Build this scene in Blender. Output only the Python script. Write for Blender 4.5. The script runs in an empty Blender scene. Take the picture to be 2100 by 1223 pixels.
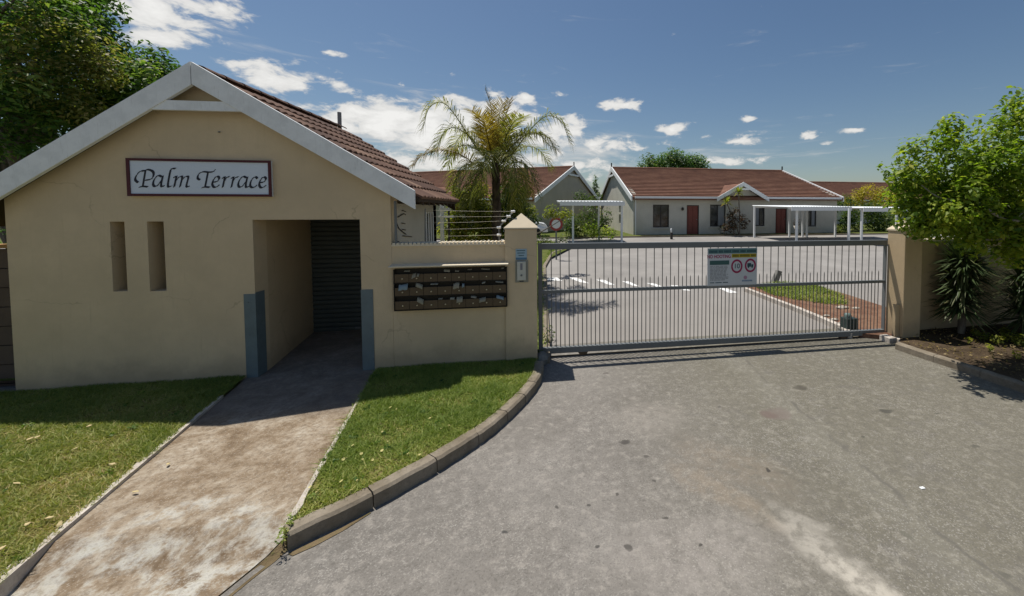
import bpy, bmesh, math, random
import numpy as np
from mathutils import Vector, Matrix
R = math.radians
random.seed(7); rng = np.random.default_rng(11)
scn = bpy.context.scene
col = scn.collection
PI = math.pi

# ------------------------------------------------------------------ camera
EYE = np.array([0., 0., 2.05]); FOC = 815.; PCX, PCY = 1250., 463.
YAW = R(10); PIT = math.atan(33/815)
fw = np.array([math.sin(YAW)*math.cos(PIT), math.cos(YAW)*math.cos(PIT), -math.sin(PIT)])
rt = np.array([math.cos(YAW), -math.sin(YAW), 0.]); upv = np.cross(rt, fw)
cd = bpy.data.cameras.new('camera'); cam = bpy.data.objects.new('camera', cd); col.objects.link(cam)
cam.matrix_world = Matrix(((rt[0], upv[0], -fw[0], EYE[0]), (rt[1], upv[1], -fw[1], EYE[1]), (rt[2], upv[2], -fw[2], EYE[2]), (0, 0, 0, 1)))
cd.sensor_width = 36; cd.lens = FOC/2100*36
cd.shift_x = (1050-PCX)/2100; cd.shift_y = -(611.5-PCY)/2100
cd.clip_start = 0.05; cd.clip_end = 3000
scn.camera = cam

# ------------------------------------------------------------------ light
SUNV = Vector((-.24, .28, 1)).normalized()
EXPO = 0.16
sl = bpy.data.lights.new('sun', 'SUN'); sl.energy = 4.6; sl.angle = R(.5); sl.color = (1, .95, .87)
so = bpy.data.objects.new('sun', sl); col.objects.link(so)
so.rotation_euler = (-SUNV).to_track_quat('-Z', 'Y').to_euler(); so.location = (0, 0, 30)
scn.view_settings.view_transform = 'Standard'; scn.view_settings.look = 'None'
scn.view_settings.exposure = EXPO; scn.view_settings.gamma = 1; scn.view_settings.use_curve_mapping = False

wd = bpy.data.worlds.new('World'); scn.world = wd; wd.use_nodes = True
def build_world():
    nt = wd.node_tree; nt.nodes.clear(); L = nt.links
    def N(t, **k):
        n = nt.nodes.new(t)
        for a, b in k.items(): setattr(n, a, b)
        return n
    def put(n, i, v):
        if hasattr(v, 'is_output'): L.new(v, n.inputs[i])
        elif v is not None: n.inputs[i].default_value = v
    def M(op, a, b=None, c=None, clamp=False):
        n = N('ShaderNodeMath', operation=op, use_clamp=clamp); put(n, 0, a); put(n, 1, b); put(n, 2, c); return n.outputs[0]
    sky = N('ShaderNodeTexSky', sky_type='NISHITA', sun_disc=False, sun_elevation=math.asin(SUNV.z), sun_rotation=R(-40.6), air_density=1.15, dust_density=.8, ozone_density=2.4, altitude=30)
    tc = N('ShaderNodeTexCoord'); sx = N('ShaderNodeSeparateXYZ'); L.new(tc.outputs['Generated'], sx.inputs[0])
    X, Y, Z = sx.outputs
    az = M('MULTIPLY', M('ARCTAN2', X, Y), 180/PI)
    el = M('MULTIPLY', M('ARCSINE', Z), 180/PI)
    # cumulus: noise in azimuth / elevation, thresholded, stronger where a bank stands
    cv = N('ShaderNodeCombineXYZ'); put(cv, 0, M('MULTIPLY', az, .10)); put(cv, 1, M('MULTIPLY', el, .22)); put(cv, 2, M('MULTIPLY', Y, .3))
    def noise(sc, det, ro, dist=0):
        n = N('ShaderNodeTexNoise'); L.new(cv.outputs[0], n.inputs['Vector'])
        n.inputs['Scale'].default_value = sc; n.inputs['Detail'].default_value = det; n.inputs['Roughness'].default_value = ro; n.inputs['Distortion'].default_value = dist
        return n.outputs['Fac']
    n1 = noise(3.0, 9, .6, .3); n2 = noise(1.0, 3, .5)
    blobs = [(-38, 17.8, 6.0, 3.6, .44), (-33.5, 19.5, 3.0, 1.0, .34), (-29.6, 14.4, 5.0, 2.3, .42), (-24.2, 14.2, 2.2, 1.0, .36),
             (-20, 10.8, 8, 3.0, .52), (-12, 10.2, 9, 4.6, .52), (-5, 12.6, 6, 3.4, .52), (1.5, 10.4, 6, 3.2, .46), (-8, 6.4, 16, 2.4, .42), (6, 12.2, 3, 1.4, .36), (-1.5, 15.4, 1.6, .7, .34), (2.4, 16.0, 1.5, .8, .34),
             (11, 14.6, 4.2, 1.3, .38), (10, 9.0, 9, 1.8, .36), (7, 6.4, 8, 1.1, .36), (19.4, 11.2, 2.6, 1.2, .37), (27.5, 9.2, 5.0, 1.2, .38), (29.2, 12.0, 1.4, .7, .38), (36.6, 9.5, 2.4, .8, .38), (38.4, 8.4, 1.4, .5, .34), (41.2, 9.6, 1.9, .5, .36), (26, 6.6, 10, .9, .33), (-24, 17.6, 1.5, .5, .3), (-14, 17.2, 1.2, .5, .3), (-11.5, 17.4, .9, .4, .3), (-2, 4.2, 30, 2.0, .20),
             (62, 9, 9, 2, .32), (90, 12, 14, 4, .36), (125, 16, 12, 5, .4), (160, 10, 20, 4, .38), (-160, 18, 16, 6, .4), (-120, 12, 18, 5, .4), (-85, 10, 14, 4, .38), (-65, 22, 9, 5, .4)]
    acc = None
    for a, e, ra, re, k in blobs:
        da = M('DIVIDE', M('SUBTRACT', az, a), ra); de = M('DIVIDE', M('SUBTRACT', el, e), re)
        g = M('MULTIPLY', M('EXPONENT', M('MULTIPLY', M('ADD', M('MULTIPLY', da, da), M('MULTIPLY', de, de)), -1.0)), k)
        acc = g if acc is None else M('MAXIMUM', acc, g)
    d = M('ADD', n1, M('SUBTRACT', acc, .0))
    d = M('ADD', d, M('MULTIPLY', M('SUBTRACT', n2, .5), .15))
    mr = N('ShaderNodeMapRange', interpolation_type='SMOOTHSTEP'); put(mr, 'Value', d); mr.inputs['From Min'].default_value = .70; mr.inputs['From Max'].default_value = .88
    lowf = N('ShaderNodeMapRange'); put(lowf, 'Value', el); lowf.inputs['From Min'].default_value = -.5; lowf.inputs['From Max'].default_value = 2.5
    cov = M('MULTIPLY', mr.outputs[0], lowf.outputs[0])
    br = N('ShaderNodeMapRange'); put(br, 'Value', d); br.inputs['From Min'].default_value = .74; br.inputs['From Max'].default_value = 1.05
    br.inputs['To Min'].default_value = .72; br.inputs['To Max'].default_value = 1.0
    cm = N('ShaderNodeMix', data_type='RGBA'); L.new(br.outputs[0], cm.inputs[0])
    cm.inputs['A'].default_value = (0, 0, 0, 1); cm.inputs['B'].default_value = (CLOUD, CLOUD*.985, CLOUD*.95, 1)
    wv = N('ShaderNodeCombineXYZ'); put(wv, 0, M('MULTIPLY', az, .055)); put(wv, 1, M('MULTIPLY', el, .42)); put(wv, 2, M('MULTIPLY', Y, .2))
    wn = N('ShaderNodeTexNoise'); L.new(wv.outputs[0], wn.inputs['Vector']); wn.inputs['Scale'].default_value = 1.6; wn.inputs['Detail'].default_value = 8; wn.inputs['Roughness'].default_value = .62; wn.inputs['Distortion'].default_value = .5
    wa = None
    for a, e, ra, re, k in [(-10, 8.2, 20, 5.5, .34), (4, 8.0, 16, 4.0, .28), (28, 7.4, 16, 2.6, .16), (-33, 16, 9, 4, .10), (80, 9, 22, 6, .26), (140, 12, 30, 8, .3), (-150, 12, 40, 9, .28), (-85, 10, 26, 6, .26)]:
        da = M('DIVIDE', M('SUBTRACT', az, a), ra); de = M('DIVIDE', M('SUBTRACT', el, e), re)
        g = M('MULTIPLY', M('EXPONENT', M('MULTIPLY', M('ADD', M('MULTIPLY', da, da), M('MULTIPLY', de, de)), -1.0)), k)
        wa = g if wa is None else M('MAXIMUM', wa, g)
    wm = N('ShaderNodeMapRange', interpolation_type='SMOOTHSTEP'); put(wm, 'Value', M('ADD', wn.outputs['Fac'], wa)); wm.inputs['From Min'].default_value = .60; wm.inputs['From Max'].default_value = .98; wm.inputs['To Max'].default_value = .80
    wc = M('MULTIPLY', wm.outputs[0], lowf.outputs[0])
    cov = M('SUBTRACT', 1.0, M('MULTIPLY', M('SUBTRACT', 1.0, cov), M('SUBTRACT', 1.0, wc)))
    hs = N('ShaderNodeHueSaturation'); hs.inputs['Saturation'].default_value = 1.1; hs.inputs['Value'].default_value = 1.0; L.new(sky.outputs[0], hs.inputs['Color'])
    mx = N('ShaderNodeMix', data_type='RGBA'); L.new(M('MULTIPLY', cov, .93), mx.inputs[0]); L.new(hs.outputs[0], mx.inputs['A']); L.new(cm.outputs['Result'], mx.inputs['B'])
    bg = N('ShaderNodeBackground'); bg.inputs['Strength'].default_value = SKYS; L.new(mx.outputs['Result'], bg.inputs['Color'])
    out = N('ShaderNodeOutputWorld'); L.new(bg.outputs[0], out.inputs['Surface'])
SKYS = .064; CLOUD = 13.0
build_world()

# ------------------------------------------------------------------ measuring
def ray(x, y): return fw + rt*(x-PCX)/FOC - upv*(y-PCY)/FOC
def onZ(x, y, z=0.):
    r = ray(x, y); return EYE + r*(z-EYE[2])/r[2]
def onY(x, y, Y):
    r = ray(x, y); return EYE + r*Y/r[1]
ROAD = -.10; SL = .0302; Y0 = 6.3
def gz(Y): return ROAD if Y < Y0 else ROAD + SL*(Y-Y0)
def onG(x, y, dz=0.):
    P = onZ(x, y, ROAD+dz)
    if P[1] <= Y0: return P
    r = ray(x, y)   # z = ROAD+SL*(Y-Y0)+dz
    t = (ROAD+dz-SL*Y0-EYE[2])/(r[2]-SL*r[1]); return EYE + r*t

# ------------------------------------------------------------------ helpers
class MB:
    def __init__(s): s.v = []; s.f = []; s.sm = []
    def add(s, vs, fs, smooth=False):
        o = len(s.v); s.v += [tuple(map(float, p)) for p in vs]
        for f in fs: s.f.append(tuple(i+o for i in f)); s.sm.append(smooth)
        return s
    def box(s, a, b):
        x0, y0, z0 = a; x1, y1, z1 = b
        return s.hexa([(x0,y0,z0),(x1,y0,z0),(x1,y1,z0),(x0,y1,z0),(x0,y0,z1),(x1,y0,z1),(x1,y1,z1),(x0,y1,z1)])
    def hexa(s, p):
        return s.add(p, [(0,3,2,1),(4,5,6,7),(0,1,5,4),(1,2,6,5),(2,3,7,6),(3,0,4,7)])
    def prism(s, poly, off):
        n = len(poly); off = np.array(off, float)
        a = [np.array(p, float) for p in poly]; b = [p+off for p in a]
        return s.add(a+b, [tuple(range(n))[::-1], tuple(range(n, 2*n))] + [(i, (i+1) % n, (i+1) % n+n, i+n) for i in range(n)])
    def tube(s, pts, rad, n=8, caps=True, smooth=True):
        pts = [np.array(p, float) for p in pts]; m = len(pts)
        if not hasattr(rad, '__len__'): rad = [rad]*m
        vs = []; prev = None
        for i, p in enumerate(pts):
            t = pts[min(i+1, m-1)]-pts[max(i-1, 0)]; t = t/(np.linalg.norm(t)+1e-9)
            if prev is None:
                a = np.array([0, 0, 1.]) if abs(t[2]) < .9 else np.array([1., 0, 0])
            else: a = prev
            u = a - t*(a@t); u /= np.linalg.norm(u)+1e-9; w = np.cross(t, u); prev = u
            for k in range(n):
                c = 2*PI*k/n; vs.append(p+rad[i]*(u*math.cos(c)+w*math.sin(c)))
        fs = [(i*n+k, i*n+(k+1) % n, (i+1)*n+(k+1) % n, (i+1)*n+k) for i in range(m-1) for k in range(n)]
        s.add(vs, fs, smooth)
        if caps:
            s.add(vs[:n], [tuple(range(n))[::-1]]); s.add(vs[-n:], [tuple(range(n))])
        return s
    def quad(s, a, b, c, d): return s.add([a, b, c, d], [(0, 1, 2, 3)])
    def lathe(s, prof, c, n=16):
        vs = []; m = len(prof)
        for r, z in prof:
            for k in range(n): vs.append((c[0]+r*math.cos(2*PI*k/n), c[1]+r*math.sin(2*PI*k/n), c[2]+z))
        fs = [(i*n+k, i*n+(k+1) % n, (i+1)*n+(k+1) % n, (i+1)*n+k) for i in range(m-1) for k in range(n)]
        return s.add(vs, fs, True)
    def build(s, name, mat, parent=None, origin=None, bevel=0, kind=None, label=None):
        me = bpy.data.meshes.new(name)
        o = np.array(parent['_o'] if parent is not None else (origin if origin is not None else (0, 0, 0)), float)
        me.from_pydata([tuple(np.array(p)-o) for p in s.v], [], s.f)
        me.polygons.foreach_set('use_smooth', s.sm)
        bm = bmesh.new(); bm.from_mesh(me)
        if bevel:
            bmesh.ops.remove_doubles(bm, verts=bm.verts, dist=1e-5)
            es = [e for e in bm.edges if len(e.link_faces) == 2 and e.calc_face_angle(0) > .5]
            bmesh.ops.bevel(bm, geom=es, offset=bevel, segments=2, affect='EDGES', profile=.6)
        bmesh.ops.recalc_face_normals(bm, faces=bm.faces); bm.to_mesh(me); bm.free()
        me.materials.append(mat)
        ob = bpy.data.objects.new(name, me); col.objects.link(ob)
        if parent is not None: ob.parent = parent
        else: ob.location = o
        ob['_o'] = tuple(o)
        if kind: ob['kind'] = kind
        if label: ob['label'] = label
        return ob
def thing(name, label, cat, loc=(0, 0, 0), group=None):
    o = bpy.data.objects.new(name, None); col.objects.link(o); o.location = loc; o.empty_display_size = .2
    o['_o'] = tuple(map(float, loc)); o['label'] = label; o['category'] = cat
    if group: o['group'] = group
    return o
def tag(o, label, cat, group=None):
    o['label'] = label; o['category'] = cat
    if group: o['group'] = group
    return o
def dup(root, loc, label=None):
    r = root.copy(); col.objects.link(r); r.location = loc
    if label: r['label'] = label
    for ch in root.children:
        c = ch.copy(); col.objects.link(c); c.parent = r
        for g in ch.children:
            d = g.copy(); col.objects.link(d); d.parent = c
    return r
def inst(name, me, parent, loc, rot=None):
    o = bpy.data.objects.new(name, me); col.objects.link(o); o.parent = parent
    p = np.array(loc, float)-np.array(parent['_o']); o.location = p
    if rot is not None: o.rotation_euler = rot
    o['_o'] = tuple(map(float, loc)); return o
def spline(pts, n):
    pts = [np.array(p, float) for p in pts]; P = [2*pts[0]-pts[1]]+pts+[2*pts[-1]-pts[-2]]; out = []
    for i in range(1, len(P)-2):
        for k in range(n):
            t = k/n; a, b, c, d = P[i-1:i+3]
            out.append(.5*((2*b)+(c-a)*t+(2*a-5*b+4*c-d)*t*t+(3*b-a-3*c+d)*t**3))
    out.append(pts[-1]); return out
def resample(pts, m):
    pts = np.array(pts); s = np.concatenate([[0], np.cumsum(np.linalg.norm(np.diff(pts, axis=0), axis=1))])
    t = np.linspace(0, s[-1], m); return np.stack([np.interp(t, s, pts[:, k]) for k in range(pts.shape[1])], 1)
def inpoly(P, poly):
    poly = np.array(poly); x, y = P[:, 0], P[:, 1]; c = np.zeros(len(P), bool); j = len(poly)-1
    for i in range(len(poly)):
        xi, yi = poly[i][:2]; xj, yj = poly[j][:2]
        c ^= ((yi > y) != (yj > y)) & (x < (xj-xi)*(y-yi)/(yj-yi+1e-12)+xi); j = i
    return c
def wall_holes(mb, P, u0, u1, top, holes, depth, z0=0., breaks=()):
    """wall in the u/z plane of P(u,d,z) from u0 to u1 up to top(u), holes (ua,ub,za,zb)"""
    us = sorted(set([u0, u1]+list(breaks)+[h[0] for h in holes]+[h[1] for h in holes]))
    for a, b in zip(us[:-1], us[1:]):
        m = (a+b)/2; hs = sorted([(h[2], h[3]) for h in holes if h[0] < m < h[1]]); z = z0; segs = []
        for za, zb in hs:
            if za > z+1e-6: segs.append((z, z, za, za))
            z = zb
        segs.append((z, z, top(a), top(b)))
        for d, fl in ((0, 0), (depth, 1)):
            for za, za2, zb, zb2 in segs:
                q = [P(a, d, za), P(b, d, za2), P(b, d, zb2), P(a, d, zb)]; mb.quad(*(q[::-1] if fl else q))
        mb.quad(P(a, 0, top(a)), P(b, 0, top(b)), P(b, depth, top(b)), P(a, depth, top(a)))
    for u in (u0, u1): mb.quad(P(u, 0, z0), P(u, 0, top(u)), P(u, depth, top(u)), P(u, depth, z0))
    for ua, ub, za, zb in holes:
        for u in (ua, ub): mb.quad(P(u, 0, za), P(u, 0, zb), P(u, depth, zb), P(u, depth, za))
        for z in ((zb,) if za <= z0+1e-6 else (za, zb)): mb.quad(P(ua, 0, z), P(ub, 0, z), P(ub, depth, z), P(ua, depth, z))
    return mb
W = lambda u, d, z: (u, d, z)

# ------------------------------------------------------------------ materials
class Mat:
    def __init__(s, name, rough=.85, spec=.25):
        s.m = bpy.data.materials.new(name); s.m.use_nodes = True; s.nt = s.m.node_tree
        s.b = s.nt.nodes['Principled BSDF']; s.b.inputs['Roughness'].default_value = rough; s.b.inputs['Specular IOR Level'].default_value = spec
        s.geo = s.nt.nodes.new('ShaderNodeNewGeometry'); s.pos = s.geo.outputs['Position']
    def N(s, t, **k):
        n = s.nt.nodes.new(t)
        for a, b in k.items(): setattr(n, a, b)
        return n
    def put(s, n, i, v):
        if hasattr(v, 'is_output'): s.nt.links.new(v, n.inputs[i])
        elif v is not None:
            if isinstance(v, tuple) and len(v) == 3 and n.inputs[i].type == 'RGBA': v = (*v, 1)
            n.inputs[i].default_value = v
    def objc(s): return s.N('ShaderNodeTexCoord').outputs['Object']
    def map(s, scale, vec=None, rot=(0, 0, 0)):
        n = s.N('ShaderNodeMapping'); s.put(n, 'Vector', vec or s.pos); n.inputs['Scale'].default_value = scale; n.inputs['Rotation'].default_value = rot; return n.outputs[0]
    def noise(s, sc, det=4, ro=.55, vec=None, dist=0):
        n = s.N('ShaderNodeTexNoise'); s.put(n, 'Vector', vec or s.pos); s.put(n, 'Scale', sc); s.put(n, 'Detail', det); s.put(n, 'Roughness', ro); s.put(n, 'Distortion', dist); return n.outputs['Fac']
    def voro(s, sc, vec=None, feat='F1', out='Distance'):
        n = s.N('ShaderNodeTexVoronoi', feature=feat); s.put(n, 'Vector', vec or s.pos); s.put(n, 'Scale', sc); return n.outputs[out]
    def ramp(s, f, st):
        n = s.N('ShaderNodeValToRGB'); s.put(n, 0, f); e = n.color_ramp.elements
        while len(e) < len(st): e.new(.5)
        for i, (p, c) in enumerate(st):
            e[i].position = p; e[i].color = (*c, 1) if hasattr(c, '__len__') else (c, c, c, 1)
        return n.outputs[0]
    def mr(s, f, a, b, c=0., d=1., smooth=True):
        n = s.N('ShaderNodeMapRange', interpolation_type='SMOOTHSTEP' if smooth else 'LINEAR'); s.put(n, 0, f); s.put(n, 1, a); s.put(n, 2, b); s.put(n, 3, c); s.put(n, 4, d); return n.outputs[0]
    def mix(s, f, a, b, mode='MIX'):
        n = s.N('ShaderNodeMix', data_type='RGBA', blend_type=mode); s.put(n, 0, f); s.put(n, 'A', a); s.put(n, 'B', b)
        return n.outputs['Result']
    def M(s, op, a, b=None, clamp=False):
        n = s.N('ShaderNodeMath', operation=op, use_clamp=clamp); s.put(n, 0, a); s.put(n, 1, b); return n.outputs[0]
    def xyz(s, vec=None):
        n = s.N('ShaderNodeSeparateXYZ'); s.put(n, 0, vec or s.pos); return n.outputs
    def attr(s, name): return s.N('ShaderNodeAttribute', attribute_name=name).outputs['Fac']
    def rnd(s): return s.N('ShaderNodeObjectInfo').outputs['Random']
    def color(s, c): s.put(s.b, 'Base Color', c); return s
    def bump(s, h, st=.4, d=.01):
        n = s.N('ShaderNodeBump'); s.put(n, 'Height', h); s.put(n, 'Strength', st); s.put(n, 'Distance', d); s.nt.links.new(n.outputs[0], s.b.inputs['Normal']); return s
    def blob(s, x, y, rx, ry, ang=0, soft=.35):
        """soft-edged stain on the ground round (x,y)"""
        X, Y, _ = s._w
        c, sn = math.cos(ang), math.sin(ang); dx = s.M('SUBTRACT', X, x); dy = s.M('SUBTRACT', Y, y)
        a = s.M('DIVIDE', s.M('ADD', s.M('MULTIPLY', dx, c), s.M('MULTIPLY', dy, sn)), rx); b = s.M('DIVIDE', s.M('SUBTRACT', s.M('MULTIPLY', dy, c), s.M('MULTIPLY', dx, sn)), ry)
        r = s.M('ADD', s.M('MULTIPLY', a, a), s.M('MULTIPLY', b, b)); return s.mr(r, 1-soft, 1+soft, 1., 0.)
    def warp(s, sc, amt):
        n = s.N('ShaderNodeTexNoise'); s.put(n, 'Vector', s.pos); s.put(n, 'Scale', sc); s.put(n, 'Detail', 4)
        v = s.N('ShaderNodeVectorMath', operation='MULTIPLY_ADD'); s.put(v, 0, n.outputs['Color']); v.inputs[1].default_value = (amt,)*3; s.put(v, 2, s.pos)
        w = s.N('ShaderNodeVectorMath', operation='SUBTRACT'); s.put(w, 0, v.outputs[0]); w.inputs[1].default_value = (amt*.5,)*3
        s._w = s.xyz(w.outputs[0])

def plain(name, c, rough=.6, spec=.3, var=.12, metal=0, sc=6):
    m = Mat(name, rough, spec); n = m.noise(sc, 5, .6)
    m.color(m.mix(n, tuple(x*(1-var) for x in c), tuple(x*(1+var) for x in c))); m.b.inputs['Metallic'].default_value = metal
    m.bump(m.noise(sc*8, 3), .15, .004); return m.m
def plaster(name, c, dirt=.5, rough=.9, stain=(.22, .18, .13)):
    m = Mat(name, rough, .12)
    big = m.noise(.9, 5, .6); fine = m.noise(9, 5, .6); x, y, z = m.xyz()
    base = m.mix(m.mr(big, .3, .7), tuple(v*.90 for v in c), tuple(v*1.06 for v in c))
    base = m.mix(m.mr(fine, .35, .75, 0, .35), base, tuple(v*.86 for v in c))
    streak = m.noise(5, 4, .6, m.map((3, 3, .25)))
    base = m.mix(m.mr(streak, .55, .8, 0, .22), base, tuple(v*.78 for v in c))
    st2 = m.noise(9, 5, .65, m.map((4, 4, .16))); base = m.mix(m.M('MULTIPLY', m.mr(st2, .56, .74, 0, .34), m.mr(big, .4, .62)), base, tuple(v*.66 for v in c))
    vc = m.N('ShaderNodeTexVoronoi', feature='DISTANCE_TO_EDGE'); m._w = None; wv = m.N('ShaderNodeVectorMath', operation='MULTIPLY_ADD'); wt = m.N('ShaderNodeTexNoise'); m.put(wt, 'Vector', m.pos); m.put(wt, 'Scale', 3.); m.put(wt, 'Detail', 5.)
    m.put(wv, 0, wt.outputs['Color']); wv.inputs[1].default_value = (.5,)*3; m.put(wv, 2, m.pos); m.put(vc, 'Vector', wv.outputs[0]); m.put(vc, 'Scale', .8)
    base = m.mix(m.M('MULTIPLY', m.mr(vc.outputs['Distance'], .002, .008, .36, 0), m.mr(m.noise(1.3, 3), .52, .62)), base, tuple(v*.45 for v in c))
    low = m.M('ADD', z, m.M('MULTIPLY', m.M('SUBTRACT', m.noise(3, 5, .65), .5), .55))
    base = m.mix(m.mr(low, .02, .36, dirt, 0), base, stain)      # splash dirt along the foot
    m.color(base); m.bump(m.M('ADD', m.noise(55, 4, .6), m.M('MULTIPLY', m.noise(4, 3), 1.5)), .35, .006); return m.m

mt = {}
mt['plaster'] = plaster('beige_plaster', (.615, .492, .326), .45)
mt['plaster_in'] = plaster('passage_plaster', (.60, .475, .31), .35)
mt['grey_plaster'] = plaster('grey_green_plaster', (.45, .42, .35), .2)
mt['house_plaster'] = plaster('pale_house_plaster', (.53, .515, .45), .15)
mt['tan_plaster'] = plaster('tan_boundary_plaster', (.52, .40, .25), .45)
mt['white'] = plain('white_paint', (.74, .76, .76), .55, .3, .07)
mt['barge'] = plain('weathered_white_board', (.78, .80, .80), .6, .3, .08, sc=9)
def mk_barge():
    m = Mat('weathered_white_board', .65, .25); n = m.noise(7, 6, .65); st = m.noise(14, 5, .7, m.map((5, 5, .5))); ch = m.noise(22, 5, .7)
    c = m.mix(m.mr(n, .35, .7), (.80, .815, .81), (.70, .715, .71)); c = m.mix(m.mr(st, .55, .75, 0, .45), c, (.50, .50, .47)); c = m.mix(m.mr(ch, .70, .74, 0, .8), c, (.36, .33, .29))
    m.color(c); m.bump(m.M('ADD', ch, st), .25, .004); return m.m
mt['barge'] = mk_barge()
mt['cap'] = plain('pale_cement_cap', (.62, .53, .39), .85, .2, .12)
mt['coping'] = plain('cream_coping', (.66, .58, .44), .8, .2, .1)
mt['steel'] = plain('grey_painted_steel', (.15, .16, .162), .5, .35, .16)
mt['gatebar'] = plain('galvanised_bar', (.14, .138, .13), .5, .35, .2)
mt['guard'] = plain('scuffed_steel_plate', (.125, .165, .18), .5, .4, .25, sc=9)
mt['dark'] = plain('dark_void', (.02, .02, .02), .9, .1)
mt['darkwood'] = plain('dark_stained_timber', (.05, .035, .025), .8, .2)
mt['mailbrown'] = plain('brown_mailbox_paint', (.098, .066, .036), .55, .35, .25)
mt['mailframe'] = plain('dark_brown_frame', (.022, .019, .015), .7, .2)
mt['brass'] = plain('worn_brass', (.55, .47, .30), .4, .5)
mt['paper'] = plain('folded_paper', (.29, .27, .21), .9, .1, .3, sc=30)
mt['paperblue'] = plain('pale_blue_paper', (.22, .28, .31), .9, .1, .25, sc=30)
mt['signwhite'] = plain('sign_board_white', (.62, .68, .76), .5, .3, .04)
mt['maroon'] = plain('maroon_paint', (.075, .012, .018), .5, .3)
mt['ink'] = plain('dark_blue_ink', (.016, .018, .03), .5, .3)
mt['teal'] = plain('teal_print', (.10, .20, .20), .6, .2)
mt['tealtxt'] = plain('dark_teal_print', (.03, .075, .09), .6, .2)
mt['redprint'] = plain('crimson_print', (.30, .025, .085), .6, .2)
mt['yellow'] = plain('mustard_print', (.42, .33, .03), .6, .2)
mt['greyprint'] = plain('grey_print', (.22, .22, .24), .6, .2)
mt['bluesign'] = plain('pale_blue_plate', (.30, .42, .50), .5, .3)
mt['intercom'] = plain('off_white_plastic', (.50, .50, .44), .5, .35)
mt['insul'] = plain('white_insulator', (.8, .8, .78), .4, .4)
mt['wire'] = plain('bright_wire', (.55, .5, .38), .4, .5)
mt['door'] = plain('red_brown_door', (.20, .062, .046), .6, .3, .25)
mt['frame'] = plain('dark_window_frame', (.045, .04, .036), .6, .3)
mt['redsign'] = plain('red_road_sign', (.34, .06, .055), .5, .3)
mt['motor'] = plain('dark_green_plastic', (.03, .05, .045), .5, .35)
mt['motorlid'] = plain('grey_green_lid', (.12, .17, .16), .5, .35)
mt['rust'] = plain('rusty_bracket', (.11, .075, .045), .8, .2, .3)
mt['carwhite'] = plain('white_car_paint', (.75, .76, .77), .25, .5, .02)
mt['tyre'] = plain('black_rubber', (.02, .02, .02), .8, .2)
mt['stone'] = plain('pale_stone', (.42, .38, .32), .9, .2, .2)
mt['clay'] = plain('clay_pot', (.5, .47, .42), .8, .2)

def mk_glass():
    m = Mat('window_glass', .08, .6); n = m.noise(2.2, 3)
    m.color(m.ramp(n, [(.35, (.012, .014, .016)), (.55, (.05, .055, .06)), (.7, (.11, .115, .12))])); return m.m
mt['glass'] = mk_glass()
def mk_curtain():
    m = Mat('net_curtain', .9, .1); n = m.noise(10, 3, .5, m.map((3, 3, .2)))
    m.color(m.mix(n, (.17, .18, .19), (.36, .38, .40))); return m.m
mt['curtain'] = mk_curtain()
def mk_roller():
    m = Mat('dark_roller_door', .55, .35); x, y, z = m.xyz(); n = m.noise(3, 5, .6)
    m.color(m.mix(n, (.060, .070, .066), (.10, .115, .105))); m.bump(m.noise(30), .1); return m.m
mt['roller'] = mk_roller()
def mk_tile():
    m = Mat('terracotta_tile', .85, .2); r = m.rnd(); o = m.noise(7, 5, .65)
    c = m.ramp(r, [(0, (.075, .042, .032)), (.4, (.118, .066, .047)), (.8, (.16, .092, .064)), (1, (.235, .15, .105))])
    c = m.mix(m.mr(o, .45, .75, 0, .6), c, (.085, .055, .045)); c = m.mix(m.mr(m.noise(16, 4, .6), .62, .8, 0, .5), c, (.27, .20, .14))
    m.color(c); m.bump(m.noise(60, 4), .3, .004); return m.m
mt['tile'] = mk_tile()
def mk_farroof():
    m = Mat('far_brown_roof', .9, .15); v = m.map((1, 1, 4)); n = m.noise(1.1, 6, .7, v); f = m.noise(5, 4, .7, m.map((1, 3, 6)))
    c = m.ramp(n, [(.25, (.10, .052, .038)), (.5, (.165, .082, .056)), (.75, (.23, .13, .085))])
    c = m.mix(m.mr(f, .5, .75, 0, .55), c, (.26, .165, .12)); c = m.mix(m.mr(m.noise(9, 3, .6), .55, .72, 0, .4), c, (.075, .045, .038)); m.color(c)
    m.bump(f, .4, .03); return m.m
mt['farroof'] = mk_farroof()
def mk_sheet():
    m = Mat('white_corrugated_sheet', .5, .3); m.color(m.mix(m.noise(3, 4), (.66, .69, .70), (.80, .82, .83))); return m.m
mt['sheet'] = mk_sheet()

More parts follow.
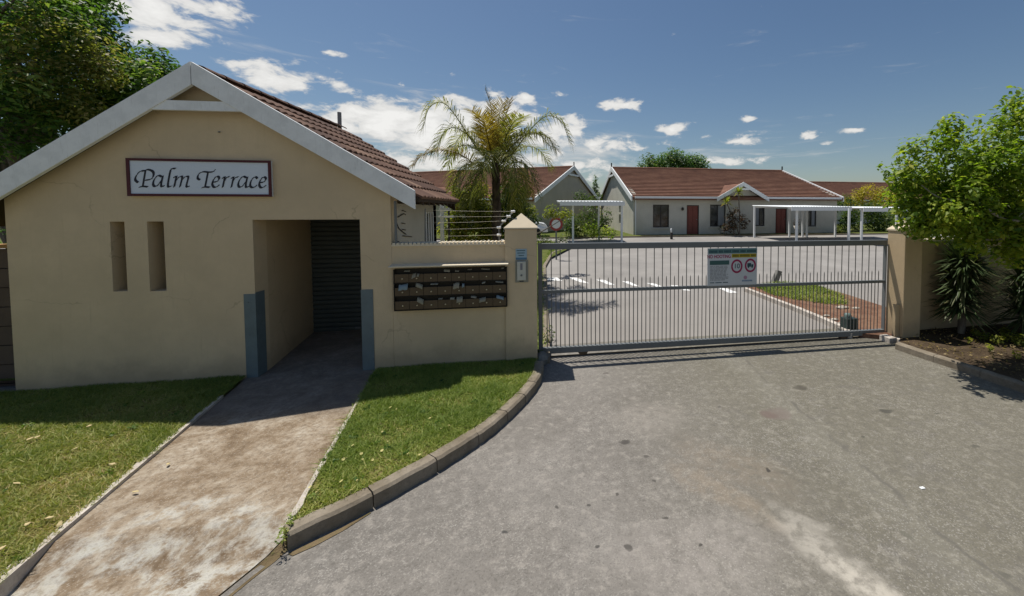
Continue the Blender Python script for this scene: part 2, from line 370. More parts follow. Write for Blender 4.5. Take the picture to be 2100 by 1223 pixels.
def mk_asphalt(name, near):
    m = Mat(name, .92, .15); m.warp(2.2 if near else 1.2, .35)
    big = m.noise(.55, 6, .62); mid = m.noise(3.2, 6, .65); fine = m.noise(70, 4, .7); X, Y, Z = m.xyz()
    if near:
        c = m.ramp(big, [(.28, (.150, .138, .122)), (.5, (.205, .189, .168)), (.72, (.262, .244, .220))])
        c = m.mix(m.mr(X, .3, 2.6, 0, .85), c, (.150, .138, .102))      # olive, dustier half
        c = m.mix(m.mr(mid, .5, .78, 0, .55), c, (.16, .15, .135)); c = m.mix(m.mr(m.noise(6, 5, .7), .56, .78, 0, .40), c, (.34, .32, .29))
        v = m.voro(130, None, 'F1', 'Color'); sp = m.xyz(v)[0]
        c = m.mix(m.M('MULTIPLY', m.mr(sp, .80, .97, 0, .5), m.mr(m.noise(1.4, 4, .6), .35, .65, .15, 1.)), c, (.42, .40, .36)); c = m.mix(m.mr(sp, .22, .04, 0, .4), c, (.085, .08, .072))
        c = m.mix(m.mr(fine, .35, .75, 0, .35), c, (.12, .115, .108))
        mot = m.noise(13, 7, .78); mo2 = m.noise(24, 6, .75, None, .4)
        c = m.mix(m.mr(mot, .50, .66, 0, .50), c, m.mix(m.mr(X, .3, 2.6, 0, 1), (.345, .318, .28), (.30, .28, .23))); c = m.mix(m.mr(mot, .46, .32, 0, .55), c, (.115, .105, .092))
        c = m.mix(m.mr(mo2, .54, .68, 0, .36), c, (.36, .335, .30)); c = m.mix(m.mr(mo2, .44, .32, 0, .45), c, (.11, .10, .09))
        # pale worn streak near the lower right, tyre-polished bands, a long crack
        p = onZ(1700, 1140, ROAD); q = onZ(1640, 1060, ROAD)
        for x, y, rx, ry, a, k, cc in [(p[0], p[1], .40, .10, -1.15, .6, (.43, .40, .345)), (q[0], q[1], .22, .07, -1.1, .45, (.44, .41, .355)), (onZ(1800, 1215, ROAD)[0], onZ(1800, 1215, ROAD)[1], .3, .09, -1.15, .6, (.50, .46, .39)),
                                      (onZ(1500, 950, ROAD)[0], onZ(1500, 950, ROAD)[1], .5, .22, -.9, .28, (.27, .215, .16)), (onZ(1480, 1010, ROAD)[0], onZ(1480, 1010, ROAD)[1], .45, .14, -1, .32, (.30, .235, .165)),
                                      (onZ(1330, 860, ROAD)[0], onZ(1330, 860, ROAD)[1], .35, .3, 0, .35, (.34, .31, .27)), (onZ(1450, 1130, ROAD)[0], onZ(1450, 1130, ROAD)[1], .5, .3, 0, .4, (.34, .31, .28))]:
            c = m.mix(m.M('MULTIPLY', m.blob(x, y, rx, ry, a, .9), m.mr(m.noise(9, 5, .7), .35, .6, k*.25, k)), c, cc)
        for px, py, w, h, cc in [(1280, 907, .065, .05, (.06, .055, .05)), (1650, 797, .09, .06, (.075, .068, .055)), (1812, 843, .075, .045, (.06, .058, .05)), (1595, 850, .17, .10, (.165, .135, .118)), (1572, 852, .08, .07, (.15, .115, .10)),
                                 (1998, 917, .06, .035, (.09, .085, .07)), (1327, 939, .04, .03, (.085, .078, .07)), (1575, 972, .022, .02, (.03, .03, .03)), (1250, 1010, .02, .02, (.06, .055, .05)), (1426, 1105, .018, .017, (.035, .033, .03)),
                                 (1245, 1126, .018, .017, (.05, .048, .045)), (1021, 1085, .016, .016, (.04, .04, .04)), (1203, 1036, .018, .016, (.05, .048, .045)), (1141, 1043, .014, .014, (.06, .056, .05)), (1307, 1124, .015, .015, (.06, .056, .05)), (1340, 988, .02, .016, (.07, .065, .06)), (1360, 1068, .015, .015, (.06, .056, .05)),
                                 (1770, 896, .03, .02, (.09, .085, .07)), (1700, 834, .035, .02, (.10, .095, .08)), (1930, 848, .04, .02, (.10, .095, .08)), (1470, 832, .03, .02, (.11, .10, .09)), (1245, 768, .04, .03, (.11, .10, .09)), (1860, 1100, .04, .03, (.12, .115, .09)), (2060, 1180, .03, .03, (.10, .095, .08))]:
            P = onZ(px, py, ROAD); c = m.mix(m.M('MULTIPLY', m.blob(P[0], P[1], w*.85, h*.85, .2, .7), .75), c, cc)
        A = onZ(1560, 770, ROAD); B = onZ(1830, 1000, ROAD); d = (B-A)/np.linalg.norm(B-A)
        wX, wY, _ = m._w; s_ = m.M('SUBTRACT', m.M('MULTIPLY', m.M('SUBTRACT', wX, float(A[0])), float(-d[1])), m.M('MULTIPLY', m.M('SUBTRACT', wY, float(A[1])), float(-d[0])))
        c = m.mix(m.M('MULTIPLY', m.mr(m.M('ABSOLUTE', s_), .004, .035, 1, 0), m.mr(m.noise(2.5, 4), .40, .58, 0, .7)), c, (.10, .092, .08))
        c = m.mix(m.M('MULTIPLY', m.mr(m.M('ABSOLUTE', m.M('ADD', s_, .12)), .03, .30, 1, 0), .13), c, (.30, .29, .25))
        m.bump(m.M('ADD', m.M('MULTIPLY', fine, .6), m.M('ADD', sp, mid)), .5, .008)
    else:
        c = m.ramp(big, [(.3, (.225, .213, .200)), (.55, (.28, .265, .247)), (.75, (.33, .315, .295))])
        c = m.mix(m.mr(mid, .5, .8, 0, .4), c, (.22, .21, .20)); c = m.mix(m.mr(m.noise(2.2, 5, .7, m.map((.3, 1.6, 1))), .55, .75, 0, .35), c, (.26, .245, .235))
        c = m.mix(m.mr(fine, .4, .75, 0, .3), c, (.19, .18, .17)); c = m.mix(m.mr(Y, 7, 12, .45, 0), c, (.245, .222, .20)); m.bump(fine, .35, .006)
    m.color(c); return m.m
mt['asphalt'] = mk_asphalt('worn_asphalt', True); mt['carpark'] = mk_asphalt('pale_carpark_asphalt', False)

def mk_path():
    m = Mat('stained_concrete_path', .9, .15); m.warp(4, .22)
    n = m.noise(2.1, 8, .7, None, .6); f = m.noise(26, 6, .75); g = m.noise(9, 7, .72); X, Y, Z = m.xyz()
    c = m.ramp(m.M('ADD', m.M('MULTIPLY', n, .6), m.M('MULTIPLY', g, .4)), [(.38, (.135, .092, .055)), (.47, (.235, .178, .120)), (.55, (.325, .268, .20)), (.65, (.46, .415, .345))])
    pale = m.mix(m.mr(f, .35, .65), (.38, .36, .30), (.60, .595, .55))
    pt = m.M('ADD', m.M('MULTIPLY', m.noise(2.3, 7, .68, None, .8), .65), m.M('MULTIPLY', g, .35))
    c = m.mix(m.M('MULTIPLY', m.mr(Y, 3.35, 2.75, 0, 1), m.mr(pt, .48, .60, 0, .85)), c, pale)
    for px, py, rx, ry in [(375, 1040, .22, .09), (275, 1130, .14, .06), (450, 1160, .26, .10), (215, 1105, .12, .05), (350, 1180, .22, .08), (490, 1050, .14, .10), (330, 1200, .2, .06)]:
        P = onZ(px, py, 0); c = m.mix(m.M('MULTIPLY', m.blob(P[0], P[1], rx, ry, .3, 1.), m.mr(m.M('ADD', m.M('MULTIPLY', g, .6), m.M('MULTIPLY', f, .4)), .44, .58, .0, .9)), c, pale)
    c = m.mix(m.mr(f, .46, .62, 0, .55), c, (.13, .095, .062)); c = m.mix(m.mr(m.noise(75, 3, .65), .54, .7, 0, .5), c, (.46, .42, .36))
    c = m.mix(m.mr(Y, 4.2, 4.7, 0, .55), c, (.15, .145, .14))  # gatehouse shade put into the path colour, greyer and darker towards the wall
    m.color(c); m.bump(m.M('ADD', f, g), .5, .01); return m.m
mt['path'] = mk_path()
def mk_concrete(name, a, b, c3):
    m = Mat(name, .92, .15); n = m.noise(3.5, 6, .65); f = m.noise(40, 5, .7)
    c = m.mix(m.mr(n, .3, .7), a, b); c = m.mix(m.mr(f, .45, .75, 0, .5), c, c3); m.color(c); m.bump(m.M('ADD', f, n), .5, .008); return m.m
mt['kerb'] = mk_concrete('kerb_concrete', (.175, .145, .105), (.27, .232, .18), (.10, .085, .065))
mt['edge'] = mk_concrete('path_edge_concrete', (.42, .37, .32), (.60, .55, .49), (.3, .25, .2))
mt['rubble'] = mk_concrete('rough_concrete', (.14, .14, .13), (.24, .23, .21), (.09, .09, .08))
def mk_soil(name, a, b, c3):
    m = Mat(name, .95, .1); n = m.noise(3, 6, .7); f = m.noise(28, 5, .7)
    c = m.mix(m.mr(n, .35, .65), a, b); c = m.mix(m.mr(f, .5, .7, 0, .7), c, c3); m.color(c); m.bump(m.M('ADD', f, n), .8, .03); return m.m
mt['soil'] = mk_soil('dark_bed_soil', (.045, .032, .02), (.085, .06, .038), (.13, .10, .065))
mt['redsoil'] = mk_soil('red_soil', (.15, .075, .05), (.22, .13, .085), (.30, .21, .14))
mt['vergesoil'] = mk_soil('weedy_gutter_soil', (.12, .09, .05), (.20, .15, .085), (.12, .13, .04))
mt['turf'] = mk_soil('thatch_under_grass', (.15, .14, .045), (.21, .175, .075), (.11, .12, .035))
mt['farturf'] = mk_soil('mown_grass_far', (.07, .10, .02), (.12, .13, .035), (.15, .14, .05))
mt['land'] = mk_soil('open_ground', (.10, .10, .05), (.16, .14, .08), (.08, .09, .03))
def mk_paint():
    m = Mat('worn_road_paint', .8, .2); n = m.noise(8, 6, .7); m.color(m.mix(m.mr(n, .5, .75, 0, .8), (.74, .74, .72), (.36, .35, .34))); return m.m
mt['paint'] = mk_paint()

def mk_leaf(name, stops, trans=.35, rough=.5):
    m = Mat(name, rough, .3); c = m.ramp(m.attr('rnd'), stops); m.color(c)
    t = m.N('ShaderNodeBsdfTranslucent'); m.put(t, 'Color', m.mix(1., c, (1.0, 1.15, .45), 'MULTIPLY'))
    mx = m.N('ShaderNodeMixShader'); mx.inputs[0].default_value = trans; m.nt.links.new(m.b.outputs[0], mx.inputs[1]); m.nt.links.new(t.outputs[0], mx.inputs[2])
    m.nt.links.new(mx.outputs[0], m.nt.nodes['Material Output'].inputs['Surface']); return m.m
mt['leaf_dark'] = mk_leaf('dark_tree_leaf', [(0, (.04, .09, .026)), (.45, (.085, .165, .045)), (.75, (.16, .24, .065)), (1, (.32, .34, .12))], .52)
mt['leaf_olive'] = mk_leaf('olive_tree_leaf', [(0, (.10, .13, .035)), (.4, (.24, .24, .07)), (.75, (.40, .34, .12)), (1, (.56, .44, .24))], .55)
mt['leaf_mid'] = mk_leaf('mid_green_tree_leaf', [(0, (.045, .10, .025)), (.5, (.11, .20, .04)), (1, (.30, .36, .10))], .5)
mt['leaf_lime'] = mk_leaf('lime_tree_leaf', [(0, (.09, .16, .02)), (.4, (.23, .32, .035)), (.8, (.42, .46, .06)), (1, (.56, .52, .12))], .58)
mt['leaf_bush'] = mk_leaf('bush_leaf', [(0, (.03, .065, .016)), (.5, (.075, .125, .025)), (1, (.20, .21, .045))], .45)
mt['leaf_yellow'] = mk_leaf('yellow_shrub_leaf', [(0, (.20, .19, .02)), (.5, (.46, .37, .04)), (1, (.62, .46, .05))], .5)
mt['leaf_mixed'] = mk_leaf('yellow_green_climber_leaf', [(0, (.11, .14, .025)), (.45, (.27, .29, .05)), (.8, (.45, .39, .07)), (1, (.56, .33, .07))], .55)
mt['leaf_red'] = mk_leaf('red_brown_leaf', [(0, (.05, .03, .018)), (.5, (.11, .06, .03)), (1, (.10, .12, .04))])
mt['frond'] = mk_leaf('palm_leaflet', [(0, (.085, .105, .025)), (.45, (.21, .215, .055)), (.8, (.37, .33, .11)), (1, (.52, .42, .20))], .5)
mt['frond_dry'] = mk_leaf('dry_palm_leaflet', [(0, (.15, .105, .045)), (.5, (.29, .21, .09)), (1, (.45, .34, .17))], .4)
mt['spear'] = mk_leaf('golden_spear_leaflet', [(0, (.14, .10, .02)), (.5, (.30, .20, .04)), (1, (.44, .32, .10))], .45)
mt['yucca'] = mk_leaf('yucca_blade', [(0, (.035, .06, .022)), (.6, (.065, .095, .035)), (1, (.15, .15, .07))], .2)
mt['grass_dry'] = mk_leaf('dry_lawn_blade', [(0, (.14, .20, .04)), (.4, (.27, .31, .075)), (.75, (.42, .39, .13)), (1, (.54, .40, .21))], .3, .6)
mt['grass'] = mk_leaf('green_lawn_blade', [(0, (.16, .235, .045)), (.5, (.30, .35, .08)), (.85, (.44, .42, .13)), (1, (.54, .46, .20))], .3, .6)
mt['petal'] = plain('yellow_petal', (.58, .52, .22), .8, .2)
mt['deadleaf'] = plain('fallen_pale_leaf', (.52, .42, .22), .8, .2)
def mk_bark(name, a, b):
    m = Mat(name, .95, .1); n = m.noise(6, 6, .7, m.map((2, 2, .6))); m.color(m.mix(m.mr(n, .3, .7), a, b)); m.bump(n, .8, .02); return m.m
mt['bark'] = mk_bark('grey_bark', (.09, .075, .06), (.22, .19, .155)); mt['palmbark'] = mk_bark('palm_trunk_bark', (.045, .035, .028), (.13, .10, .075))
mt['palebark'] = mk_bark('pale_branch_bark', (.20, .18, .15), (.36, .33, .29))

# ------------------------------------------------------------------ setting: ground
def sheet(name, poly, mat, kind='structure', thick=None):
    mb = MB(); poly = [tuple(map(float, p)) for p in poly]
    if thick: mb.prism([(x, y, z-thick) for x, y, z in poly], (0, 0, thick))
    else: mb.add(poly, [tuple(range(len(poly)))])
    o = mb.build(name, mat); o['kind'] = kind; return o
sheet('ground', [(-900, -300, -.32), (900, -300, -.32), (900, 1500, -.32), (-900, 1500, -.32)], mt['land'])
# front apron and road
mb = MB(); mb.quad((-40, -30, ROAD), (60, -30, ROAD), (60, Y0, ROAD), (-40, Y0, ROAD)); ap = mb.build('driveway', mt['asphalt']); ap['kind'] = 'structure'
# car park beyond the gate, climbing gently
FARY = 23.3
mb = MB(); mb.quad((-40, Y0, ROAD), (60, Y0, ROAD), (60, FARY, gz(FARY)), (-40, FARY, gz(FARY))); o = mb.build('car_park', mt['carpark']); o['kind'] = 'structure'
mb = MB(); mb.quad((-60, FARY, gz(FARY)-.02), (90, FARY, gz(FARY)-.02), (90, 120, gz(FARY)), (-60, 120, gz(FARY))); o = mb.build('back_ground', mt['land']); o['kind'] = 'structure'

# left lawn, path, right lawn
pl0, pl1 = onZ(0, 1200), onZ(500, 778); pdl = (pl1-pl0)/(pl1-pl0)[1]
PL = lambda Y: pl0[0]+pdl[0]*(Y-pl0[1])
pr0, pr1 = onZ(590, 1072), onZ(766, 766); pdr = (pr1-pr0)/(pr1-pr0)[1]
PR = lambda Y: pr0[0]+pdr[0]*(Y-pr0[1])
FY = 5.5
lawn_l = [(-14, 1.7, 0), (PL(1.7)-.07, 1.7, 0), (PL(FY)-.07, FY, 0), (-14, FY, 0)]
sheet('lawn', lawn_l, mt['turf'], thick=.2)
kpx = [(589, 1100), (655, 1068), (722, 1037), (840, 976), (925, 927), (1000, 878), (1050, 836), (1085, 801), (1108, 770), (1114, 742)]
kout = resample(np.array(spline([onZ(x, y, 0.) for x, y in kpx], 8)), 60)
kt = np.gradient(kout, axis=0); kt /= np.linalg.norm(kt, axis=1)[:, None]; kn = np.stack([-kt[:, 1], kt[:, 0], 0*kt[:, 0]], 1)
kin = kout+kn*.115
lawn_r = [(PR(2.75)+.03, 2.75, -.004)]+[(p[0], p[1], -.004) for p in kin if p[1] < FY-.02]+[(kin[-1][0], FY, -.004), (PR(FY)+.03, FY, -.004)]
lawn_r = [p for i, p in enumerate(lawn_r)]
sheet('lawn', lawn_r, mt['turf'], thick=.2)
# path (one slab, ramping down to the road, running on into the passage)
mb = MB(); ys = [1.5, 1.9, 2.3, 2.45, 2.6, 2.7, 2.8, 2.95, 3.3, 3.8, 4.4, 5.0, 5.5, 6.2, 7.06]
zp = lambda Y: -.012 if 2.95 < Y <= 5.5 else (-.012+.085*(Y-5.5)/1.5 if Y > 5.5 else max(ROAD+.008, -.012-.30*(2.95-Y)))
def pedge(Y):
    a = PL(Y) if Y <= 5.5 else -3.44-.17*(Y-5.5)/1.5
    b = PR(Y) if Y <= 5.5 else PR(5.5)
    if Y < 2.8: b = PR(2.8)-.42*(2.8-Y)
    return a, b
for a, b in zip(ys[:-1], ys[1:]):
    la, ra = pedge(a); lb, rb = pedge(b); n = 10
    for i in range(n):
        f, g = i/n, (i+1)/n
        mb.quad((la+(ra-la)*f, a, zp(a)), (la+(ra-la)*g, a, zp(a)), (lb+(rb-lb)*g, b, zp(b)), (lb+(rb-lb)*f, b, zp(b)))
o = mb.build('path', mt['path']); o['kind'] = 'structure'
# ragged pale concrete edging between path and lawns
def edging(f, side, ya, yb, w):
    mb = MB(); n = 34; yy = np.linspace(ya, yb, n); q = []
    for y in yy:
        ww = w*(.75+.5*random.random())*(1.6-.75*(y-ya)/(yb-ya)); x = f(y)
        q.append((x-side*.004, x+side*ww, y, .012+.006*random.random()))
    for (a, b, y, z), (a2, b2, y2, z2) in zip(q[:-1], q[1:]): mb.hexa([(a, y, -.1), (b, y, -.1), (b2, y2, -.1), (a2, y2, -.1), (a, y, z), (b, y, z-.006), (b2, y2, z2-.006), (a2, y2, z2)])
    o = mb.build('path_edging', mt['edge']); o['kind'] = 'structure'
edging(PL, -1, 1.7, 4.95, .042); edging(PR, 1, 2.84, 4.7, .02)
# soil gap with weeds where the path meets the road
mb = MB(); top_ = [(590, 1136), (640, 1112), (700, 1083), (760, 1050)]
low_ = [(600, 1140), (645, 1120), (703, 1089), (761, 1052)]
for k in range(3): mb.quad(*[onZ(x, y, ROAD+.004) for x, y in (top_[k], low_[k], low_[k+1], top_[k+1])])
yy = np.linspace(1.55, 3.0, 16); prev = None
for y in yy:
    b = pedge(y)[1]; w_ = random.uniform(.05, .09); q = ((b-.012, y, zp(y)-.003), (b+.012, y-.01, zp(y)-.012), (b+w_, y-.05, ROAD+.003))
    if prev:
        for k in range(2): mb.quad(prev[k], prev[k+1], q[k+1], q[k])
    prev = q
o = mb.build('verge', mt['vergesoil']); o['kind'] = 'structure'

# kerbs: a run of stones each
def kerb(pts, joints, w, z1, z0, nrm, mat=mt['kerb'], name='kerb'):
    root = bpy.data.objects.new(name, None); col.objects.link(root); root['kind'] = 'structure'; root['_o'] = (0, 0, 0)
    for a, b in zip(joints[:-1], joints[1:]):
        mb = MB(); seg = pts[a:b+1]; nn = nrm[a:b+1]; T = (pts[b]-pts[a])/np.linalg.norm(pts[b]-pts[a])
        jz = random.uniform(-.004, .004); jn = random.uniform(-.004, .004)
        prof = lambda p, n: [p-n*.012+[0, 0, z0-p[2]], p+[0, 0, z1-.018-p[2]+jz]-n*.002, p+n*.02+[0, 0, z1-p[2]+jz], p+n*(w-.008)+[0, 0, z1-p[2]+jz], p+n*w+[0, 0, z1-.01-p[2]+jz], p+n*w+[0, 0, z0-p[2]]]
        rows = []
        for i, (p, n) in enumerate(zip(seg, nn)):
            q = p+n*(jn+random.uniform(-.0035, .0035))+np.array([0, 0, random.uniform(-.003, .003)])*0
            if i == 0: q = q+T*.0035
            if i == len(seg)-1: q = q-T*.0035
            rows.append(prof(q, n))
        k = 6; vs = [v for r in rows for v in r]
        fs = [(i*k+j, i*k+(j+1) % k, (i+1)*k+(j+1) % k, (i+1)*k+j) for i in range(len(rows)-1) for j in range(k)]
        fs += [tuple(range(k)), tuple(range((len(rows)-1)*k, len(rows)*k))]
        mb.add(vs, fs).build('kerb_stone', mat, root)
    return root
kerb(kout, [0, 9, 18, 26, 34, 41, 47, 53, 59], .115, .012, -.25, kn)
rk = resample(np.array(spline([onZ(x, y, .0) for x, y in [(1836, 703), (1890, 721), (1963, 744), (2035, 768), (2100, 790), (2230, 850), (2420, 960)]], 8)), 40)
rkt = np.gradient(rk, axis=0); rkt /= np.linalg.norm(rkt, axis=1)[:, None]; rkn = np.stack([-rkt[:, 1], rkt[:, 0], 0*rkt[:, 0]], 1)
if rkn[5][0] < 0: rkn = -rkn
kerb(rk, [0, 7, 14, 21, 28, 39], .10, .0, -.25, rkn)
rin = rk+rkn*.10
# planting bed behind the right kerb
bed = [(p[0], p[1], -.03) for p in rin]+[(14, .5, .0), (14, 5.75, .05), (6.05, 5.75, -.03)]
sheet('planting_bed', bed, mt['soil'], thick=.2)

# inside: left verge with kerb, island with kerb and red soil, far lawn
vk = resample(np.array([onG(x, y, .09) for x, y in [(1128, 733), (1127, 690), (1124, 640), (1121, 590), (1119, 545), (1135, 517), (1180, 505)]]), 30)
vkt = np.gradient(vk, axis=0); vkt /= np.linalg.norm(vkt, axis=1)[:, None]; vkn = np.stack([-vkt[:, 1], vkt[:, 0], 0*vkt[:, 0]], 1)
def kerb_sloped(pts, nrm, w, h, joints, name='kerb', mat=mt['kerb']):
    root = bpy.data.objects.new(name, None); col.objects.link(root); root['kind'] = 'structure'; root['_o'] = (0, 0, 0)
    for a, b in zip(joints[:-1], joints[1:]):
        mb = MB()
        for i in range(a, b):
            p, q = pts[i].copy(), pts[i+1].copy(); n, m = nrm[i], nrm[i+1]; d = (q-p)/np.linalg.norm(q-p)
            if i == a: p = p+d*.006
            if i == b-1: q = q-d*.006
            mb.hexa([p+[0, 0, -.3], p+n*w+[0, 0, -.3], q+m*w+[0, 0, -.3], q+[0, 0, -.3], p, p+n*w, q+m*w, q])
        mb.build('kerb_stone', mat, root)
kerb_sloped(vk, vkn, .10, .1, list(range(0, 30, 3))[:-1]+[29])
vin = vk+vkn*.10
mb = MB(); poly = [(p[0], p[1], p[2]-.01) for p in vin]+[(vin[-1][0]-1, 21, gz(21)+.08), (-14, 21, gz(21)+.08), (-14, 5.9, 0), (vin[0][0], 5.9, -.02)]
c0 = np.mean(np.array(poly), 0)
mb.add(poly+[tuple(c0)], [(i, (i+1) % len(poly), len(poly)) for i in range(len(poly))]); o = mb.build('garden_bed', mt['farturf']); o['kind'] = 'structure'
isl = [onG(x, y, .07) for x, y in [(1532, 589), (1590, 580), (1680, 588), (1740, 605), (1830, 634), (1900, 668), (1830, 690), (1765, 684), (1741, 671), (1690, 650), (1640, 630), (1585, 609)]]
mb = MB(); mb.prism([p-[0, 0, .2] for p in isl], (0, 0, .2)); o = mb.build('island_bed', mt['redsoil']); o['kind'] = 'structure'
ik = resample(np.array([onG(x, y, .09) for x, y in [(1533, 590), (1585, 609.5), (1640, 630), (1690, 650), (1741, 671.5), (1748, 684)]]), 25)
ikt = np.gradient(ik, axis=0); ikt /= np.linalg.norm(ikt, axis=1)[:, None]; ikn = np.stack([ikt[:, 1], -ikt[:, 0], 0*ikt[:, 0]], 1)
if ikn[8][0] > 0: ikn = -ikn
kerb_sloped(ik, ikn, .11, .1, [0, 4, 8, 12, 16, 20, 24], mat=mt['edge'])
# zebra bars of the crossing
for q in [[(155, 440), (180, 418), (240, 418), (280, 445)], [(318, 418), (398, 421), (492, 464), (425, 456)], [(545, 435), (612, 437), (692, 477), (640, 474)], [(745, 447), (802, 449), (886, 488), (832, 482)], [(940, 462), (1000, 464), (1090, 500), (1040, 498)], [(1120, 478), (1185, 480), (1290, 522), (1230, 518)]]:
    P = [onG(1080+x/3.8225, 460+y/3.8225, .004) for x, y in q]; o = MB().add(P, [(0, 1, 2, 3)]).build('road_marking', mt['paint']); o['kind'] = 'structure'
P = [onG(1420+x/3.823, 460+y/3.823, .004) for x, y in [(205, 500), (270, 504), (355, 536), (290, 540)]]; o = MB().add(P, [(0, 1, 2, 3)]).build('road_marking', mt['paint']); o['kind'] = 'structure'
# far lawn in front of the houses, raised behind a kerb
mb = MB(); mb.box((-30, 22.75, gz(22.7)-.3), (60, 22.85, gz(22.7)+.085)); o = mb.build('kerb', mt['kerb']); o['kind'] = 'structure'
mb = MB(); mb.hexa([(-30, 22.85, 0), (60, 22.85, 0), (60, 60, 0), (-30, 60, 0), (-30, 22.85, gz(22.7)+.08), (60, 22.85, gz(22.7)+.08), (60, 60, .55), (-30, 60, .55)]); o = mb.build('lawn', mt['farturf']); o['kind'] = 'structure'

# ------------------------------------------------------------------ gatehouse
UL, UR, UA = -5.83, -1.875, -3.89
GH = thing('gatehouse', 'beige plastered gatehouse with white gable boards and red tiled roof', 'building', ((UL+UR)/2, 5.5, 0))
SLL, SLR = .717, .613; AZ = 3.73
ztop = lambda u: (AZ-.17-(UA-u)*SLL) if u < UA else (AZ-.17-(u-UA)*SLR)
BK = 9.1
YB = lambda u: 7.72+(-1.5-u)*.475   # the back of the gatehouse runs at an angle
mb = MB(); wall_holes(mb, lambda u, d, z: (u, FY+d, z), UL, UR, ztop, [(-4.87, -4.73, 1.10, 1.91), (-4.51, -4.345, 1.09, 1.91), (-3.43, -2.24, -.3, 1.925)], .24, -.3, [UA])
mb.build('front_wall', mt['plaster'], GH)
mb = MB(); wall_holes(mb, lambda d, u, z: (UR-u, d, z), FY+.24, YB(UR)-.12, lambda d: 2.13, [(7.05, 7.55, .95, 1.98)], .2, -.3); mb.build('side_wall', mt['grey_plaster'], GH)
mb = MB(); mb.box((UL, FY+.24, -.3), (UL+.2, YB(UL)-.4, 2.1)); mb.build('side_wall', mt['plaster'], GH)
mb = MB(); wall_holes(mb, lambda u, d, z: (u, YB(u)-.33+d, z), UL, UR, ztop, [], .2, -.3, [UA]); mb.build('back_wall', mt['plaster'], GH)
# room behind the slits, passage walls, ceiling
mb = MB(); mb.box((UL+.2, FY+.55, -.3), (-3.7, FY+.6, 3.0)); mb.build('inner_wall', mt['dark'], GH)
mb = MB(); mb.hexa([(-3.58, FY+.24, -.3), (-3.43, FY+.24, -.3), (-3.6, 7.1, -.3), (-3.75, 7.1, -.3), (-3.58, FY+.24, 2.3), (-3.43, FY+.24, 2.3), (-3.6, 7.1, 2.3), (-3.75, 7.1, 2.3)]); mb.build('passage_wall', mt['plaster_in'], GH)
mb = MB(); mb.box((-2.2, FY+.24, -.3), (-2.08, 7.1, 2.3)); mb.build('passage_wall', mt['plaster_in'], GH)
mb = MB(); mb.box((-3.8, FY+.24, 2.0), (-2.0, 7.2, 2.06)); mb.build('ceiling', mt['plaster_in'], GH)
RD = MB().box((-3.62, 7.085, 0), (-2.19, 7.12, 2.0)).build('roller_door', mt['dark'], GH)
ns = 26; sh = 1.93/ns; mb = MB()
prof = [(0, 0), (-.012, sh*.12), (-.018, sh*.35), (-.018, sh*.6), (-.010, sh*.85), (.004, sh*.97)]
vs = []
for x in (-3.605, -2.2): vs += [(x, d, z) for d, z in prof]
slat_me = None
for i in range(ns):
    z = .07+i*sh
    if slat_me is None:
        m_ = MB().add([(x+2.9, d, zz) for x, d, zz in vs], [(j, j+1, j+7, j+6) for j in range(5)]); ob = m_.build('slat', mt['roller']); slat_me = ob.data; bpy.data.objects.remove(ob)
    inst('slat', slat_me, RD, (-2.9, 7.07, z))
MB().box((-2.98, 7.045, .10), (-2.90, 7.06, .13)).build('handle', mt['steel'], RD)
# steel corner guards
mb = MB(); mb.box((-3.55, FY-.007, -.05), (-3.424, FY-.001, 1.02)); mb.box((-3.430, FY-.001, -.05), (-3.424, FY+.16, 1.035)); g1 = mb.build('corner_guard', mt['guard'], GH)
mb = MB(); mb.box((-2.246, FY-.007, -.05), (-2.105, FY-.001, 1.03)); mb.box((-2.246, FY-.001, -.05), (-2.240, FY+.16, 1.03)); g2 = mb.build('corner_guard', mt['guard'], GH)
for g, u in ((g1, -3.50), (g2, -2.13)):
    for z in (.12, .52, .92): MB().lathe([(0, -.004), (.007, -.004), (.009, 0), (.007, .004), (0, .004)], (u, FY-.008, z), 8).build('bolt', mt['steel'], g)
# roof structure
SLOPE_R = math.atan(SLR); SLOPE_L = math.atan(SLL)
RZ = AZ-.07
eR, eL = -1.50, -6.38
def slab(u_e, sl, sgn):
    mb = MB(); th = .03; y0, y1, y2 = 5.385, YB(u_e), YB(UA); ze = RZ-abs(u_e-UA)*sl
    mb.hexa([(UA, y0, RZ-th), (u_e, y0, ze-th), (u_e, y1, ze-th), (UA, y2, RZ-th), (UA, y0, RZ), (u_e, y0, ze), (u_e, y1, ze), (UA, y2, RZ)]); return mb.build('roof', mt['darkwood'], GH)
roofR = slab(eR, SLR, 1); roofL = slab(eL, SLL, -1)
